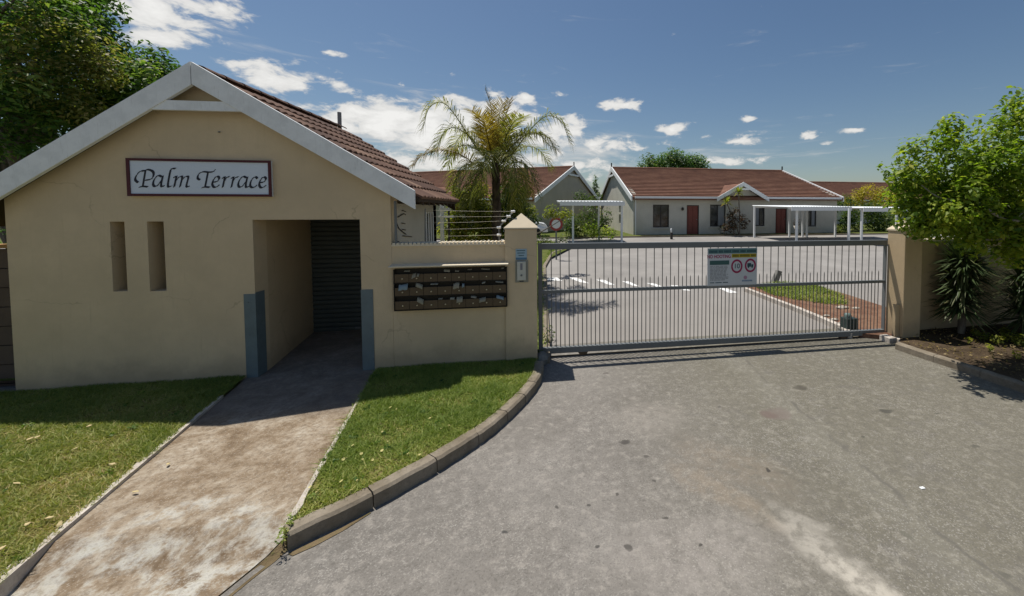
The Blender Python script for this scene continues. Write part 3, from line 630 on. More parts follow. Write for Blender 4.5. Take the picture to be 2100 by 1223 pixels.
# one tile mesh: double roll, shared by all
def tile_mesh():
    mb = MB(); L_, w, n = .345, .318, 12; vs = []
    for k, (l, h) in enumerate(((0, .034), (.012, .036), (L_, .004))):
        for i in range(n+1):
            t = i/n; roll = .020*max(0, math.sin(2*PI*t*2-PI/2)*.5+.5)**1.2
            vs.append((l, -w/2+w*t, h+roll))
    for i in range(n+1): vs.append((0, -w/2+w*i/n, .004))
    m = n+1; fs = [(k*m+i, (k+1)*m+i, (k+1)*m+i+1, k*m+i+1) for k in range(2) for i in range(n)]
    fs += [(3*m+i, i, i+1, 3*m+i+1) for i in range(n)]
    for e in (0, n): fs.append((3*m+e, e, m+e, 2*m+e))
    ob = mb.add(vs, fs, False).build('roof_tile', mt['tile']); me = ob.data; bpy.data.objects.remove(ob); return me
tme = tile_mesh()
def tiles(roof, u_e, sl, sgn):
    ang = math.atan(sl); run = abs(u_e-UA)/math.cos(ang); nc = int(run/.292); y0 = 5.40
    for c in range(nc):
        s = run-.02-c*.292+.05; u = UA+sgn*s*math.cos(ang); z = RZ-s*math.sin(ang); nt_ = round((YB(u)+.04-y0)/.318); wy = (YB(u)+.04-y0)/nt_
        for k in range(nt_):
            o = inst('roof_tile', tme, roof, (u, y0+wy*(k+.5), z+.004)); o.scale = (1, wy/.318, 1)
            j = random.uniform(-.008, .008)
            # local +x runs up the slope
            ex = Vector((-sgn*math.cos(ang), 0, math.sin(ang))); ey = Vector((0, -sgn*1., 0)); ez = ex.cross(ey)
            o.rotation_euler = (Matrix((ex, ey, ez)).transposed() @ Matrix.Rotation(j, 3, 'Z') @ Matrix.Rotation(random.uniform(-.012, .012), 3, 'Y')).to_euler()
tiles(roofR, eR, SLR, 1); tiles(roofL, eL, SLL, -1)
mb = MB(); vs = []
n = 8
for l in (0, .33):
    for i in range(n+1):
        a = PI*i/n; vs.append((.105*math.cos(a)*(1 if l else 1.12), l, .052*math.sin(a)*(1 if l else 1.12)))
ob = mb.add(vs, [(i, i+1, n+2+i, n+1+i) for i in range(n)], True).build('ridge_tile', mt['tile']); rme = ob.data; bpy.data.objects.remove(ob)
for i in range(11): inst('ridge_tile', rme, roofR, (UA, 5.40+i*.31, RZ+.0))
# barge boards and collar, front; plain boards behind
def board(p0, p1, w0, w1, y0, y1):
    mb = MB(); mb.prism([(p0[0], y0, p0[1]), (p1[0], y0, p1[1]), (p1[0], y0, p1[1]-w1), (p0[0], y0, p0[1]-w0)], (0, y1-y0, 0)); return mb
zl = lambda u: AZ-(UA-u)*SLL
zr = lambda u: AZ-(u-UA)*SLR
board((UA-.004, AZ), (eL, zl(eL)), .265, .255, 5.335, 5.38).build('bargeboard', mt['barge'], GH, bevel=.004)
board((UA+.004, AZ), (-1.54, zr(-1.54)), .255, .235, 5.335, 5.38).build('bargeboard', mt['barge'], GH, bevel=.004)
mb = MB(); mb.prism([(-4.34, 5.345, 3.175), (-3.38, 5.345, 3.19), (-3.46, 5.345, 3.295), (-4.27, 5.345, 3.285)], (0, .04, 0)); mb.build('collar_board', mt['barge'], GH)
mb = MB(); ya, yb = YB(UA)+.01, YB(-1.54)+.01; zb_ = RZ-(-1.54-UA)*SLR
mb.hexa([(UA, ya, RZ-.2), (-1.54, yb, zb_-.2), (-1.54, yb+.03, zb_-.2), (UA, ya+.03, RZ-.2), (UA, ya, RZ+.0), (-1.54, yb, zb_+.0), (-1.54, yb+.03, zb_+.0), (UA, ya+.03, RZ+.0)]); mb.build('bargeboard', mt['darkwood'], GH)
for u0, sl, sg in ((UR, SLR, 1),):
    for y in np.linspace(5.62, 7.6, 8):
        mb = MB(); z = lambda u: RZ-.032-(u-UA)*SLR
        mb.prism([(UR-.3, y, z(UR-.3)), (eR-.02, y, z(eR-.02)), (eR-.02, y, z(eR-.02)-.07), (UR-.3, y, z(UR-.3)-.11)], (0, .05, 0)); mb.build('rafter', mt['darkwood'], GH)
ze_ = RZ-(eR-UA)*SLR
MB().box((eR-.03, 5.39, ze_-.045), (eR-.005, YB(eR)-.01, ze_-.004)).build('fascia', mt['darkwood'], GH)
# vent pipe, downpipe, barred side window, small wall mark
MB().tube([(-3.86, 8.7, 3.4), (-3.86, 8.7, 3.96)], .035, 10).build('vent_pipe', plain('grey_pipe', (.25, .25, .25)), GH)
mb = MB(); mb.tube([(UR+.05, FY+.02, 2.16), (UR+.05, FY+.02, 1.60)], .018, 8); mb.build('downpipe', mt['steel'], GH)
wf = MB(); X0, X1 = UR-.12, UR-.07
for a, b in (((7.05, .95), (7.09, 1.98)), ((7.51, .95), (7.55, 1.98)), ((7.09, .95), (7.51, .99)), ((7.09, 1.94), (7.51, 1.98))): wf.box((X0, a[0], a[1]), (X1, b[0], b[1]))
wn = wf.build('window', mt['frame'], GH); MB().box((X0+.01, 7.09, .99), (X0+.02, 7.51, 1.94)).build('pane', mt['glass'], wn)
for k in range(4): MB().tube([(UR+.006, 7.09+k*.14, .93), (UR+.006, 7.09+k*.14, 2.0)], .012, 6).build('burglar_bar', mt['white'], wn)
MB().lathe([(0, -.008), (.012, -.006), (.012, .006), (0, .008)], (-3.74, FY-.006, 2.97), 10).build('wall_plug', mt['steel'], GH)

# wire squiggle creeper stems on the side wall
mb = MB()
for pts in [[(812, 452), (818, 468), (829, 478), (833, 481)], [(826, 484), (845, 486)], [(825, 432), (832, 434)], [(816, 446), (828, 439), (832, 441)], [(812, 470), (812, 492), (820, 497)], [(824, 458), (831, 459)], [(825, 471), (832, 472)]]:
    q = []
    for x, y in pts:
        r = ray(x, y); t = (UR+.012)/r[0] if r[0] else 0; q.append(EYE+r*t)
    mb.tube(spline(q, 4), .006, 5)
tag(mb.build('dry_creeper', mt['darkwood'], None, (UR, 6.5, 1.9)), 'thin dark dry creeper stems clinging to the grey side wall', 'creeper')

# name board
SB = thing('name_sign', 'white name board with maroon frame and dark italic lettering on gable', 'sign', (-3.94, 5.5, 2.42))
q = [onY(x, y, FY-.03) for x, y in [(262, 328), (555, 328), (558, 402), (267, 404)]]
u0, u1, z0, z1 = -4.645, -3.195, 2.208, 2.635
MB().box((u0, FY-.035, z0), (u1, FY-.001, z1)).build('board', mt['signwhite'], SB)
fr = .024
for a, b in (((u0-.006, z1-fr), (u1+.006, z1+.004)), ((u0-.006, z0-.004), (u1+.006, z0+fr)), ((u0-.006, z0+fr), (u0+fr, z1-fr)), ((u1-fr, z0+fr), (u1+.006, z1-fr))):
    MB().box((a[0], FY-.046, a[1]), (b[0], FY-.0355, b[1])).build('frame', mt['maroon'], SB)
strokes = [[(300, 258), (255, 470)], [(208, 478), (262, 468), (322, 474)], [(300, 256), (235, 264), (180, 318), (160, 378), (195, 418)], [(262, 268), (330, 240), (398, 266), (406, 318), (372, 368), (288, 386)],
 [(515, 334), (470, 318), (420, 362), (395, 428), (412, 466), (455, 452), (515, 375)], [(530, 325), (502, 440), (516, 470), (548, 452)],
 [(708, 222), (652, 226), (630, 275), (594, 440), (606, 472), (642, 458)],
 [(672, 348), (714, 322)], [(716, 326), (678, 472)], [(700, 396), (745, 340), (784, 326), (790, 352), (755, 472)], [(776, 396), (820, 340), (868, 325), (874, 352), (846, 448), (858, 472), (890, 456)],
 [(1036, 372), (1004, 348), (1022, 292), (1082, 260), (1160, 264), (1226, 256), (1254, 226)], [(1152, 266), (1102, 470)], [(1058, 478), (1108, 468), (1166, 474)]]
E_ = [(1214, 402), (1276, 390), (1306, 348), (1282, 320), (1236, 350), (1205, 420), (1224, 468), (1262, 468), (1306, 436)]
A_ = strokes[4:6]; strokes += [E_, [(1345, 350), (1384, 322)], [(1386, 326), (1350, 472)], [(1372, 394), (1408, 336), (1450, 324)], [(1470, 350), (1508, 322)], [(1510, 326), (1472, 472)], [(1494, 394), (1534, 336), (1578, 324)]]
strokes += [[(x+1176, y) for x, y in s] for s in A_]+[[(1850, 346), (1822, 320), (1768, 360), (1742, 430), (1760, 468), (1802, 466), (1842, 434)]]+[[(x+668, y) for x, y in E_]]
mp = lambda x, y: np.array([u0+(x-62)/1985*(u1-u0), z1-(y-95)/500*(z1-z0)])
nib = np.array([.0205, .0185])
mb = MB()
for k, s in enumerate(strokes):
    p = spline([mp(x, y) for x, y in s], 8) if len(s) > 2 else [mp(*s[0]), mp(*s[1])]
    p = np.array(p); yo = FY-.0375-.0002*(k % 9)
    for a, b in zip(p[:-1], p[1:]):
        t = (b-a)/(np.linalg.norm(b-a)+1e-9); n = np.array([-t[1], t[0]])
        h = nib*.5 if abs(nib@n) > .006 else n*.0044*(1 if nib@n > 0 else -1)
        c = [a-h, a+h, b+h, b-h]; mb.prism([(v[0], yo, v[1]) for v in c], (0, .003, 0))
mb.build('lettering', mt['ink'], SB, kind='stuff')

# ------------------------------------------------------------------ mailbox wall, gate pillars
MW = thing('mailbox_wall', 'low beige wall carrying mailboxes between gatehouse and left pillar', 'wall', (-1.17, 5.5, 0))
MB().box((UR+.001, FY+.003, -.3), (-.46, FY+.22, 1.575)).build('wall', mt['plaster'], MW)
cp = MB().box((UR+.002, FY-.012, 1.576), (-.455, FY+.235, 1.596)).build('coping', mt['coping'], MW)
mb = MB(); nb = 28
for i in range(nb):
    a = UR+.01+i*(1.40/nb); mb.prism([(a, FY-.015, 1.597), (a+.042, FY-.015, 1.597), (a+.036, FY-.012, 1.618), (a+.006, FY-.012, 1.618)], (0, .24, 0))
mb.build('coping_ribs', mt['coping'], cp, kind='stuff')
LP = thing('gate_pillar', 'beige gate pillar with pointed cap left of the gate with intercom', 'pillar', (-.25, 5.66, 0), 'pillars at the ends of the sliding gate')
MB().box((-.46, FY-.03, -.3), (-.04, FY+.38, 1.785)).build('shaft', mt['plaster'], LP, bevel=.012)
mb = MB(); a, b, c, d = -.472, -.028, FY-.042, FY+.392; mb.add([(a, c, 1.786), (b, c, 1.786), (b, d, 1.786), (a, d, 1.786), (a, c, 1.805), (b, c, 1.805), (b, d, 1.805), (a, d, 1.805), (-.25, FY+.17, 2.0)], [(0, 1, 2, 3), (0, 1, 5, 4), (1, 2, 6, 5), (2, 3, 7, 6), (3, 0, 4, 7), (4, 5, 8), (5, 6, 8), (6, 7, 8), (7, 4, 8)]); mb.build('cap', mt['cap'], LP)
RP = thing('gate_pillar', 'tan gate pillar right of the gate with its cap under branches', 'pillar', (5.95, 5.6, ROAD), 'pillars at the ends of the sliding gate')
MB().box((5.78, 5.44, -.35), (6.11, 5.77, 1.70)).build('shaft', mt['tan_plaster'], RP, bevel=.012)
mb = MB(); a, b, c, d = 5.768, 6.122, 5.428, 5.782; mb.add([(a, c, 1.701), (b, c, 1.701), (b, d, 1.701), (a, d, 1.701), (a, c, 1.725), (b, c, 1.725), (b, d, 1.725), (a, d, 1.725), (5.945, 5.605, 1.90)], [(0, 1, 2, 3), (0, 1, 5, 4), (1, 2, 6, 5), (2, 3, 7, 6), (3, 0, 4, 7), (4, 5, 8), (5, 6, 8), (6, 7, 8), (7, 4, 8)]); mb.build('cap', mt['cap'], RP)
mb = MB(); mb.box((5.772, 5.53, .32), (5.779, 5.58, .44)); mb.build('lock_plate', mt['dark'], RP)
MB().box((5.70, 5.50, ROAD), (5.775, 5.56, .5)).build('gate_stop', mt['tan_plaster'], RP)

RW = thing('boundary_wall', 'tan plastered boundary wall behind spiky plants right of the gate', 'wall', (9, 5.85, 0))
MB().box((6.112, 5.75, -.35), (16, 5.95, 1.50)).build('wall', mt['tan_plaster'], RW); MB().box((6.112, 5.73, 1.501), (16, 5.97, 1.54)).build('coping', mt['cap'], RW)
LW = thing('boundary_wall', 'dark brown panel wall beside the left edge of the gatehouse', 'wall', (-7, 6.0, 0))
mb = MB()
for i in range(8): MB().box((-11, 5.96+.01*(i % 2), -.3+i*.235), (UL-.01, 6.06, -.3+i*.235+.225)).build('panel', plain('brown_cement_panel', (.12, .09, .07), .9, .1, .25), LW)
MB().box((-11, 5.94, 1.585), (UL-.01, 6.08, 1.63)).build('coping', plain('clay_coping', (.36, .20, .07), .8), LW)

# mailboxes
MX = thing('mailbox_bank', 'dark brown bank of mailboxes in three rows under a ledge', 'mailboxes', (-1.14, 5.5, 1.02))
mu0, mu1, mz0, mz1 = -1.825, -.445, .762, 1.285
MB().box((mu0, FY-.035, mz0), (mu1, FY+.001, mz1)).build('back_panel', mt['mailframe'], MX)
for a, b in (((mu0-.012, mz0-.012), (mu0, mz1)), ((mu1, mz0-.012), (mu1+.012, mz1)), ((mu0, mz0-.012), (mu1, mz0))): MB().box((a[0], FY-.075, a[1]), (b[0], FY+.001, b[1])).build('frame', mt['mailframe'], MX)
MB().hexa([(-1.875, 5.36, 1.318), (-.41, 5.36, 1.318), (-.41, FY+.002, 1.318), (-1.875, FY+.002, 1.318), (-1.875, 5.36, 1.334), (-.41, 5.36, 1.334), (-.41, FY+.002, 1.350), (-1.875, FY+.002, 1.350)]).build('ledge', mt['coping'], MX, bevel=.003)
pw = (mu1-mu0)/8; rh = (mz1-mz0)/3
bd = None
for r in range(3):
    for c in range(8):
        a = mu0+c*pw; z = mz0+r*rh
        if bd is None:
            bd = MB().box((a+.0018, FY-.072, z+.004), (a+pw-.0018, FY-.06, z+rh-.062)).build('mailbox_door', mt['mailbrown'], MX, bevel=.003)
            fl = MB().hexa([(a+.004, FY-.066, z+rh-.060), (a+pw-.004, FY-.066, z+rh-.060), (a+pw-.004, FY-.036, z+rh-.008), (a+.004, FY-.036, z+rh-.008), (a+.004, FY-.060, z+rh-.060), (a+pw-.004, FY-.060, z+rh-.060), (a+pw-.004, FY-.030, z+rh-.008), (a+.004, FY-.030, z+rh-.008)])
            kn_ = MB().tube([(a+pw*.55, FY-.072, z+.055), (a+pw*.55, FY-.084, z+.055)], .0085, 10).build('lock', mt['brass'], bd); base = (a, z)
        else:
            o = bd.copy(); col.objects.link(o); o.location = (a-base[0], 0, z-base[1]); k = kn_.copy(); col.objects.link(k); k.parent = o
for k in range(2): MB().box((mu0+.002, FY-.082, mz0+(k+1)*rh-.006), (mu1-.002, FY-.03, mz0+(k+1)*rh+.003)).build('shelf', mt['mailframe'], MX)
# post stuck in the slots: row, column offset, width, drop, skew, mat
MUp = lambda zx, zy: onY(800+zx/8.077, 530+zy/8.077, FY-.088)
desc = ['flat white', 'crumpled grey', 'narrow grey', 'folded white', 'grey folded', 'thin white', 'long white', 'small white', 'crumpled pale blue', 'slanted grey', 'flat grey', 'bunched cream', 'bent blue-grey', 'tipped grey', 'thin slanted white', 'long slanted white', 'small pale', 'square white', 'bunched grey', 'tucked white', 'crumpled white', 'drooping pale']
rown = ['bottom', 'middle', 'top']; ordn = ['first', 'second', 'third', 'fourth', 'fifth', 'sixth', 'seventh', 'eighth']
papers = [(280, 210, 110, 22, 0), (390, 290, 80, 80, .4), (460, 280, 45, 60, 0), (940, 205, 120, 40, -.1), (1110, 210, 80, 24, -.1), (1320, 185, 90, 14, 0), (1580, 178, 170, 20, -.08), (1865, 163, 50, 22, 0),
          (215, 480, 175, 110, .1), (480, 455, 130, 80, -.5), (730, 425, 150, 24, 0), (1095, 455, 120, 115, .2), (1210, 450, 45, 70, 0), (1550, 400, 70, 36, .3), (1810, 390, 160, 24, -.12),
          (500, 705, 120, 90, -.6), (835, 668, 80, 22, -.05), (1030, 665, 90, 40, 0), (1150, 690, 120, 110, .1), (1385, 640, 110, 40, -.2), (1530, 690, 130, 90, .2), (1820, 650, 150, 60, -.3)]
for i, (zx, zy, w, h, sk) in enumerate(papers):
    P = MUp(zx, zy); ww = w/8.077*.0050; hh = h/8.077*.0054; mb = MB(); n = 4; vs = []
    for b in range(3):
        for a in range(n+1):
            f = a/n-.5; g = b/2; vs.append((P[0]+ww*f, P[1]+.02-.03*g+random.uniform(-.004, .004), P[2]+hh*(.5-g)-sk*ww*f*-1+random.uniform(-.1, .1)*hh))
    fs = [(b*(n+1)+a, b*(n+1)+a+1, (b+1)*(n+1)+a+1, (b+1)*(n+1)+a) for a in range(n) for b in range(2)]
    r_ = max(0, min(2, int((P[2]-mz0)/rh))); c_ = max(0, min(7, int((P[0]-mu0)/pw)))
    o = mb.add(vs, fs, True).build('paper', mt['paperblue'] if i in (8, 12, 21) else mt['paper'], None, P)
    md = o.modifiers.new('thickness', 'SOLIDIFY'); md.thickness = .0012
    tag(o, '%s paper in slot of %s mailbox of %s row' % (desc[i], ordn[c_], rown[r_]), 'paper', 'papers stuck in the mailbox slots')

# intercom and plate on the pillar
PF = FY-.031
def text(s, size, loc, mat, parent, name='lettering', bold=.0, align='CENTER', sx=1.):
    cu = bpy.data.curves.new(name, 'FONT'); cu.body = s; cu.size = size; cu.align_x = align; cu.align_y = 'CENTER'; cu.offset = bold; cu.extrude = .0006
    t = bpy.data.objects.new('tmp', cu); col.objects.link(t); me = bpy.data.meshes.new_from_object(t.evaluated_get(bpy.context.evaluated_depsgraph_get())); bpy.data.objects.remove(t)
    me.name = name; me.materials.clear(); me.materials.append(mat)
    o = inst(name, me, parent, loc, (PI/2, 0, 0)); o.scale = (sx, 1, 1); return o
IP = thing('notice_plate', 'small pale blue notice plate with three dark lines above the intercom', 'sign', (-.245, PF, 1.44))
MB().box((-.318, PF-.006, 1.372), (-.172, PF, 1.518)).build('plate', mt['bluesign'], IP)
MB().box((-.317, PF-.0075, 1.373), (-.173, PF-.0062, 1.402)).build('band', plain('mid_blue_print', (.09, .19, .29)), IP)
for i, (w, z) in enumerate(((.12, 1.497), (.10, 1.464), (.07, 1.430))):
    mb = MB(); x = -.245-w/2
    while x < -.245+w/2-.008:
        l = random.uniform(.006, .012); mb.box((x, PF-.0075, z-.006), (x+l, PF-.0062, z+.006)); x += l+.003
    mb.build('printed_line', mt['tealtxt'], IP)
IC = thing('intercom', 'off white intercom panel with round button on the left pillar', 'intercom', (-.24, PF, 1.22))
MB().box((-.325, PF-.012, 1.065), (-.155, PF, 1.366)).build('backplate', plain('grey_metal_plate', (.26, .26, .22)), IC, bevel=.003)
MB().box((-.300, PF-.045, 1.098), (-.185, PF-.0125, 1.352)).build('housing', mt['intercom'], IC, bevel=.006)
MB().box((-.258, PF-.048, 1.24), (-.228, PF-.0455, 1.33)).build('speaker_grille', mt['greyprint'], IC)
MB().tube([(-.243, PF-.044, 1.168), (-.243, PF-.052, 1.168)], .014, 14).build('button', mt['steel'], IC); MB().box((-.27, PF-.0145, 1.076), (-.215, PF-.0125, 1.09)).build('name_label', mt['ink'], IC)
# electric fence over the mailbox wall
EF = thing('electric_fence', 'five strand electric fence with white insulators above mailbox wall', 'fence', (-1.0, 5.62, 1.6))
ip = [onY(x, y, 5.62) for x, y in [(1052, 434), (1043, 444), (1033, 453.5), (1023, 467), (1023.5, 482)]]
for k, P in enumerate(ip):
    yL = [431, 444, 457.5, 471, 484.5][k]; Q = onY(872, yL, 5.85)
    mid = (P+Q)/2-[0, 0, .006]
    MB().tube(spline([Q, mid, P], 6), .0015, 5).build('wire', mt['wire'], EF)
    ins = MB().tube([P+[-.028, 0, 0], P+[-.012, 0, 0], P, P+[.012, 0, 0], P+[.028, 0, 0]], [.012, .017, .012, .017, .012], 8).build('insulator', mt['insul'], EF)
MB().tube([ip[4]+[0, .02, -.08], ip[3]+[0, .02, 0], ip[0]+[.015, .02, .02]], .008, 6).build('bracket', mt['steel'], EF)
Q = onY(872, 431, 5.85); MB().tube([Q+[0, 0, .02], onY(872, 497, 5.85)+[0, 0, -.02]], .008, 6).build('bracket', mt['steel'], EF)

# ------------------------------------------------------------------ sliding gate
GY = 5.79
GT = thing('sliding_gate', 'grey steel sliding gate of thin vertical bars across the driveway', 'gate', (2.87, GY, ROAD))
gs = lambda u: -.0045*(u-.0)      # the gate sags a little to the right
g0, g1_ = -.025, 5.765
def rail(name, z0, z1, y0, y1, mat=None):
    MB().hexa([(g0, y0, z0+gs(g0)), (g1_, y0, z0+gs(g1_)), (g1_, y1, z0+gs(g1_)), (g0, y1, z0+gs(g0)), (g0, y0, z1+gs(g0)), (g1_, y0, z1+gs(g1_)), (g1_, y1, z1+gs(g1_)), (g0, y1, z1+gs(g0))]).build(name, mat or mt['steel'], GT, bevel=.004)
rail('top_rail', 1.475, 1.562, GY-.035, GY+.035); rail('middle_rail', .835, .882, GY-.022, GY+.022); rail('bottom_rail', -.045, .04, GY-.035, GY+.035)
for x, w_ in ((g0, .06), (g1_-.018, .018)): MB().box((x, GY-.03, .041+gs(x)), (x+w_, GY+.03, 1.474+gs(x))).build('end_post', mt['steel'], GT)
full_me = MB().tube([(0, 0, 0), (0, 0, 1.435)], .0068, 8).build('bar', mt['gatebar']); fm = full_me.data; bpy.data.objects.remove(full_me)
ob = MB().tube([(0, 0, 0), (0, 0, .975), (0, 0, .99), (0, 0, 1.012)], [.0068, .0068, .0055, .0005], 8).build('bar', mt['gatebar']); sm = ob.data; bpy.data.objects.remove(ob)
nb = 44; sp = (g1_-.06-g0-.06)/nb
for i in range(1, nb):
    x = g0+.06+i*sp; inst('bar', fm, GT, (x, GY, .039+gs(x)))
for i in range(nb):
    x = g0+.06+(i+.5)*sp; inst('short_bar', sm, GT, (x, GY, .039+gs(x)))
for u, px in ((.62, 1200), (4.98, 1745)):
    z = -.046+gs(u); mb = MB(); mb.prism([(u-.075, GY-.03, z), (u+.075, GY-.03, z), (u+.035, GY-.03, z-.055), (u-.035, GY-.03, z-.055)], (0, .06, 0)); b = mb.build('wheel_bracket', mt['rust'], GT)
    MB().tube([(u, GY-.022, ROAD+.045), (u, GY+.022, ROAD+.045)], .04, 16).build('wheel', mt['rust'], b)
o = MB().box((-.3, GY-.02, ROAD), (6.2, GY+.02, ROAD+.006)).build('gate_rail_track', mt['rust']); o['kind'] = 'structure'
# notice board on the gate
GS = thing('gate_notice', 'white rules notice with two red prohibition circles on the gate', 'sign', (2.95, GY-.04, 1.16))
sx0, sx1, sz0, sz1 = 2.545, 3.375, .868, 1.452; SY = GY-.05
MB().box((sx0, SY, sz0), (sx1, SY+.004, sz1)).build('board', plain('notice_white', (.52, .55, .57), .5, .3, .04), GS)
def bl(zx, zy): return (sx0+(zx-205)/(1330-205)*(sx1-sx0), sz1-(zy-250)/(1040-250)*(sz1-sz0))
def pr(name, x0, y0, x1, y1, mat, lift=.0012):
    a = bl(x0, y1); b = bl(x1, y0); return MB().box((a[0], SY-lift-.0006, a[1]), (b[0], SY-lift+.0006, b[1])).build(name, mat, GS)
pr('header_band', 225, 268, 1318, 365, mt['teal'])
def words(name, x0, x1, y0, y1, ws, mat, lift=.0026):
    mb = MB(); tot = sum(ws)+len(ws)-1; st = (x1-x0)/tot; x = x0
    for w in ws:
        for k in range(w):
            a = bl(x+k*st+st*.12, y1); b = bl(x+k*st+st*.82, y0); mb.box((a[0], SY-lift-.0006, a[1]), (b[0], SY-lift+.0006, b[1]))
        x += (w+1)*st
    mb.build(name, mat, GS, kind='stuff')
words('header_line', 240, 1305, 298, 345, [6, 3, 5, 5, 4, 7], mt['tealtxt'])
p0 = bl(460, 428); text('NO HOOTING', .074, (p0[0], SY-.0016, p0[1]), mt['redprint'], GS, bold=.0018, sx=.80)
pr('yellow_band', 745, 375, 1310, 455, mt['yellow']); words('yellow_line', 765, 1295, 392, 438, [5, 8, 4], plain('olive_print', (.11, .09, .01)))
pr('green_band', 255, 510, 690, 600, plain('deep_teal_print', (.045, .11, .105)))
for k in range(11): words('rules_line', 265, random.uniform(590, 680), 622+k*29, 636+k*29, [random.randint(2, 7) for _ in range(5)], mt['greyprint'])
words('rules_line', 265, 670, 965, 984, [4, 6, 5], mt['tealtxt'])
def ring(cx, cy):
    c = bl(cx, cy); mb = MB(); n = 40; r1, r0 = .097, .070; vs = []
    for r in (r1, r0):
        for k in range(n): vs.append((c[0]+r*.98*math.cos(2*PI*k/n), SY-.002, c[1]+r*1.12*math.sin(2*PI*k/n)))
    mb.add(vs, [(k, (k+1) % n, n+(k+1) % n, n+k) for k in range(n)]); o = mb.build('prohibition_ring', mt['redprint'], GS)
    md = o.modifiers.new('thickness', 'SOLIDIFY'); md.thickness = .001; return c
c = ring(865, 640); text('10', .105, (c[0], SY-.0016, c[1]), mt['tealtxt'], GS, 'lettering', .001)
c = ring(1175, 630); mb = MB()
for a in ((-.052, -.02, .012, .038), (.016, -.02, .05, .018)): mb.box((c[0]+a[0], SY-.0024, c[1]+a[1]), (c[0]+a[2], SY-.0012, c[1]+a[3]))
for x in (-.032, .03): mb.tube([(c[0]+x, SY-.0024, c[1]-.026), (c[0]+x, SY-.0012, c[1]-.026)], .013, 12)
mb.build('lorry_symbol', mt['tealtxt'], GS)
c = bl(1090, 930); MB().tube([(c[0]-.02, SY-.0022, c[1]+.035), (c[0]-.02, SY-.001, c[1]+.035)], .03, 16).build('logo', plain('pink_print', (.38, .22, .30)), GS); words('logo_line', 985, 1225, 935, 968, [8], plain('blue_print', (.16, .24, .36)))

# gate motor, stones and stump on the island, rubble at the left foot
MO = thing('gate_motor', 'dark green gate motor box behind the right end of gate', 'motor', onG(1765, 672))
P = onG(1765, 675); x, y, z = P[0], P[1], P[2]
x = 5.30; y = 6.02; z = gz(y)
MB().box((x-.12, y-.09, z), (x+.15, y+.12, z+.06)).build('plinth', mt['rubble'], MO)
MB().box((x-.10, y-.08, z+.06), (x+.12, y+.10, z+.27)).build('housing', mt['motor'], MO, bevel=.02)
MB().lathe([(0, .085), (.045, .075), (.06, .04), (.062, 0)], (x-.03, y, z+.27), 14).build('lid', mt['motorlid'], MO)
P = onG(1589, 579); o = MB().prism([P+[-.1, -.05, -.05], P+[.06, -.05, -.05], P+[.20, -.05, .30], P+[.07, -.05, .34]], (0, .14, 0)).build('bollard', mt['rubble'], None, P, bevel=.015); tag(o, 'short leaning concrete bollard at the tip of the grass island', 'bollard')
for i, (px, py, s) in enumerate([(1727, 632, .10), (1755, 633, .06), (1695, 648, .05), (1712, 656, .06), (1728, 662, .055)]):
    P = onG(px, py, .08); mb = MB(); vs = []
    for a in range(4):
        for b in range(7): vs.append(P+np.array([s*math.cos(b*2*PI/7)*math.sin((a+.5)*PI/4)*1.5, s*.8*math.sin(b*2*PI/7)*math.sin((a+.5)*PI/4), s*.5*math.cos((a+.5)*PI/4)])*random.uniform(.85, 1.15)-0*P*0)
    vs = [P+(v-P) for v in vs]; fs = [(a*7+b, a*7+(b+1) % 7, (a+1)*7+(b+1) % 7, (a+1)*7+b) for a in range(3) for b in range(7)]+[tuple(range(7)), tuple(range(21, 28))]
    tag(mb.add(vs, fs).build('stone', mt['stone'], None, P), ['large flat pale stone on the red soil of the island', 'small pale stone beside the large flat stone', 'pale stone at the kerb farthest from the gate motor', 'pale stone midway along the island kerb', 'pale stone at the kerb nearest the gate motor'][i], 'stone', 'stones on the island bed')
def rock(c, s, name, mat, label, cat, seed):
    rs = random.Random(seed); vs = []; n = 9
    for a in range(6):
        for b in range(n): vs.append((c[0]+s[0]*math.cos(b*2*PI/n)*math.sin((a+.5)*PI/6)*rs.uniform(.8, 1.15), c[1]+s[1]*math.sin(b*2*PI/n)*math.sin((a+.5)*PI/6)*rs.uniform(.8, 1.15), c[2]+s[2]*math.cos((a+.5)*PI/6)))
    fs = [(a*n+b, a*n+(b+1) % n, (a+1)*n+(b+1) % n, (a+1)*n+b) for a in range(5) for b in range(n)]+[tuple(range(n)), tuple(range(5*n, 6*n))]
    return tag(MB().add(vs, fs).build(name, mat, None, c), label, cat)
rock((.02, 5.56, -.05), (.09, .11, .12), 'concrete_lump', mt['rubble'], 'rough dark concrete lump at the foot of the left pillar', 'rubble', 3)
for i, (a, b) in enumerate((((5.52, 5.42), (5.66, 5.62)), ((5.675, 5.36), (5.775, 5.6)))): tag(MB().box((a[0], a[1], ROAD-.05), (b[0], b[1], ROAD+.085-.02*i)).build('concrete_block', mt['edge'], None, (a[0], a[1], ROAD), bevel=.01), ['concrete block on the driveway at the right end of gate', 'concrete block against the foot of the right pillar'][i], 'block', 'blocks beside the right pillar')
P = onZ(1891, 1002, ROAD); tag(MB().box((P[0]-.016, P[1]-.01, ROAD+.001), (P[0]+.02, P[1]+.012, ROAD+.006)).build('litter', mt['white'], None, P), 'small white scrap of litter lying on the asphalt', 'litter')
# twig debris by the right kerb
P = onZ(1905, 738, ROAD)
mb = MB(); mb.tube([P+[-.05, .1, .012], P+[.03, 0, .02], P+[.08, -.1, .012]], .014, 6); mb.tube([P+[0, .12, .01], P+[.06, .03, .02], P+[.12, -.06, .01]], .012, 6)
tag(mb.build('dry_frond', mt['palebark'], None, P), 'pale dry leaf blades lying against the right kerb', 'debris')


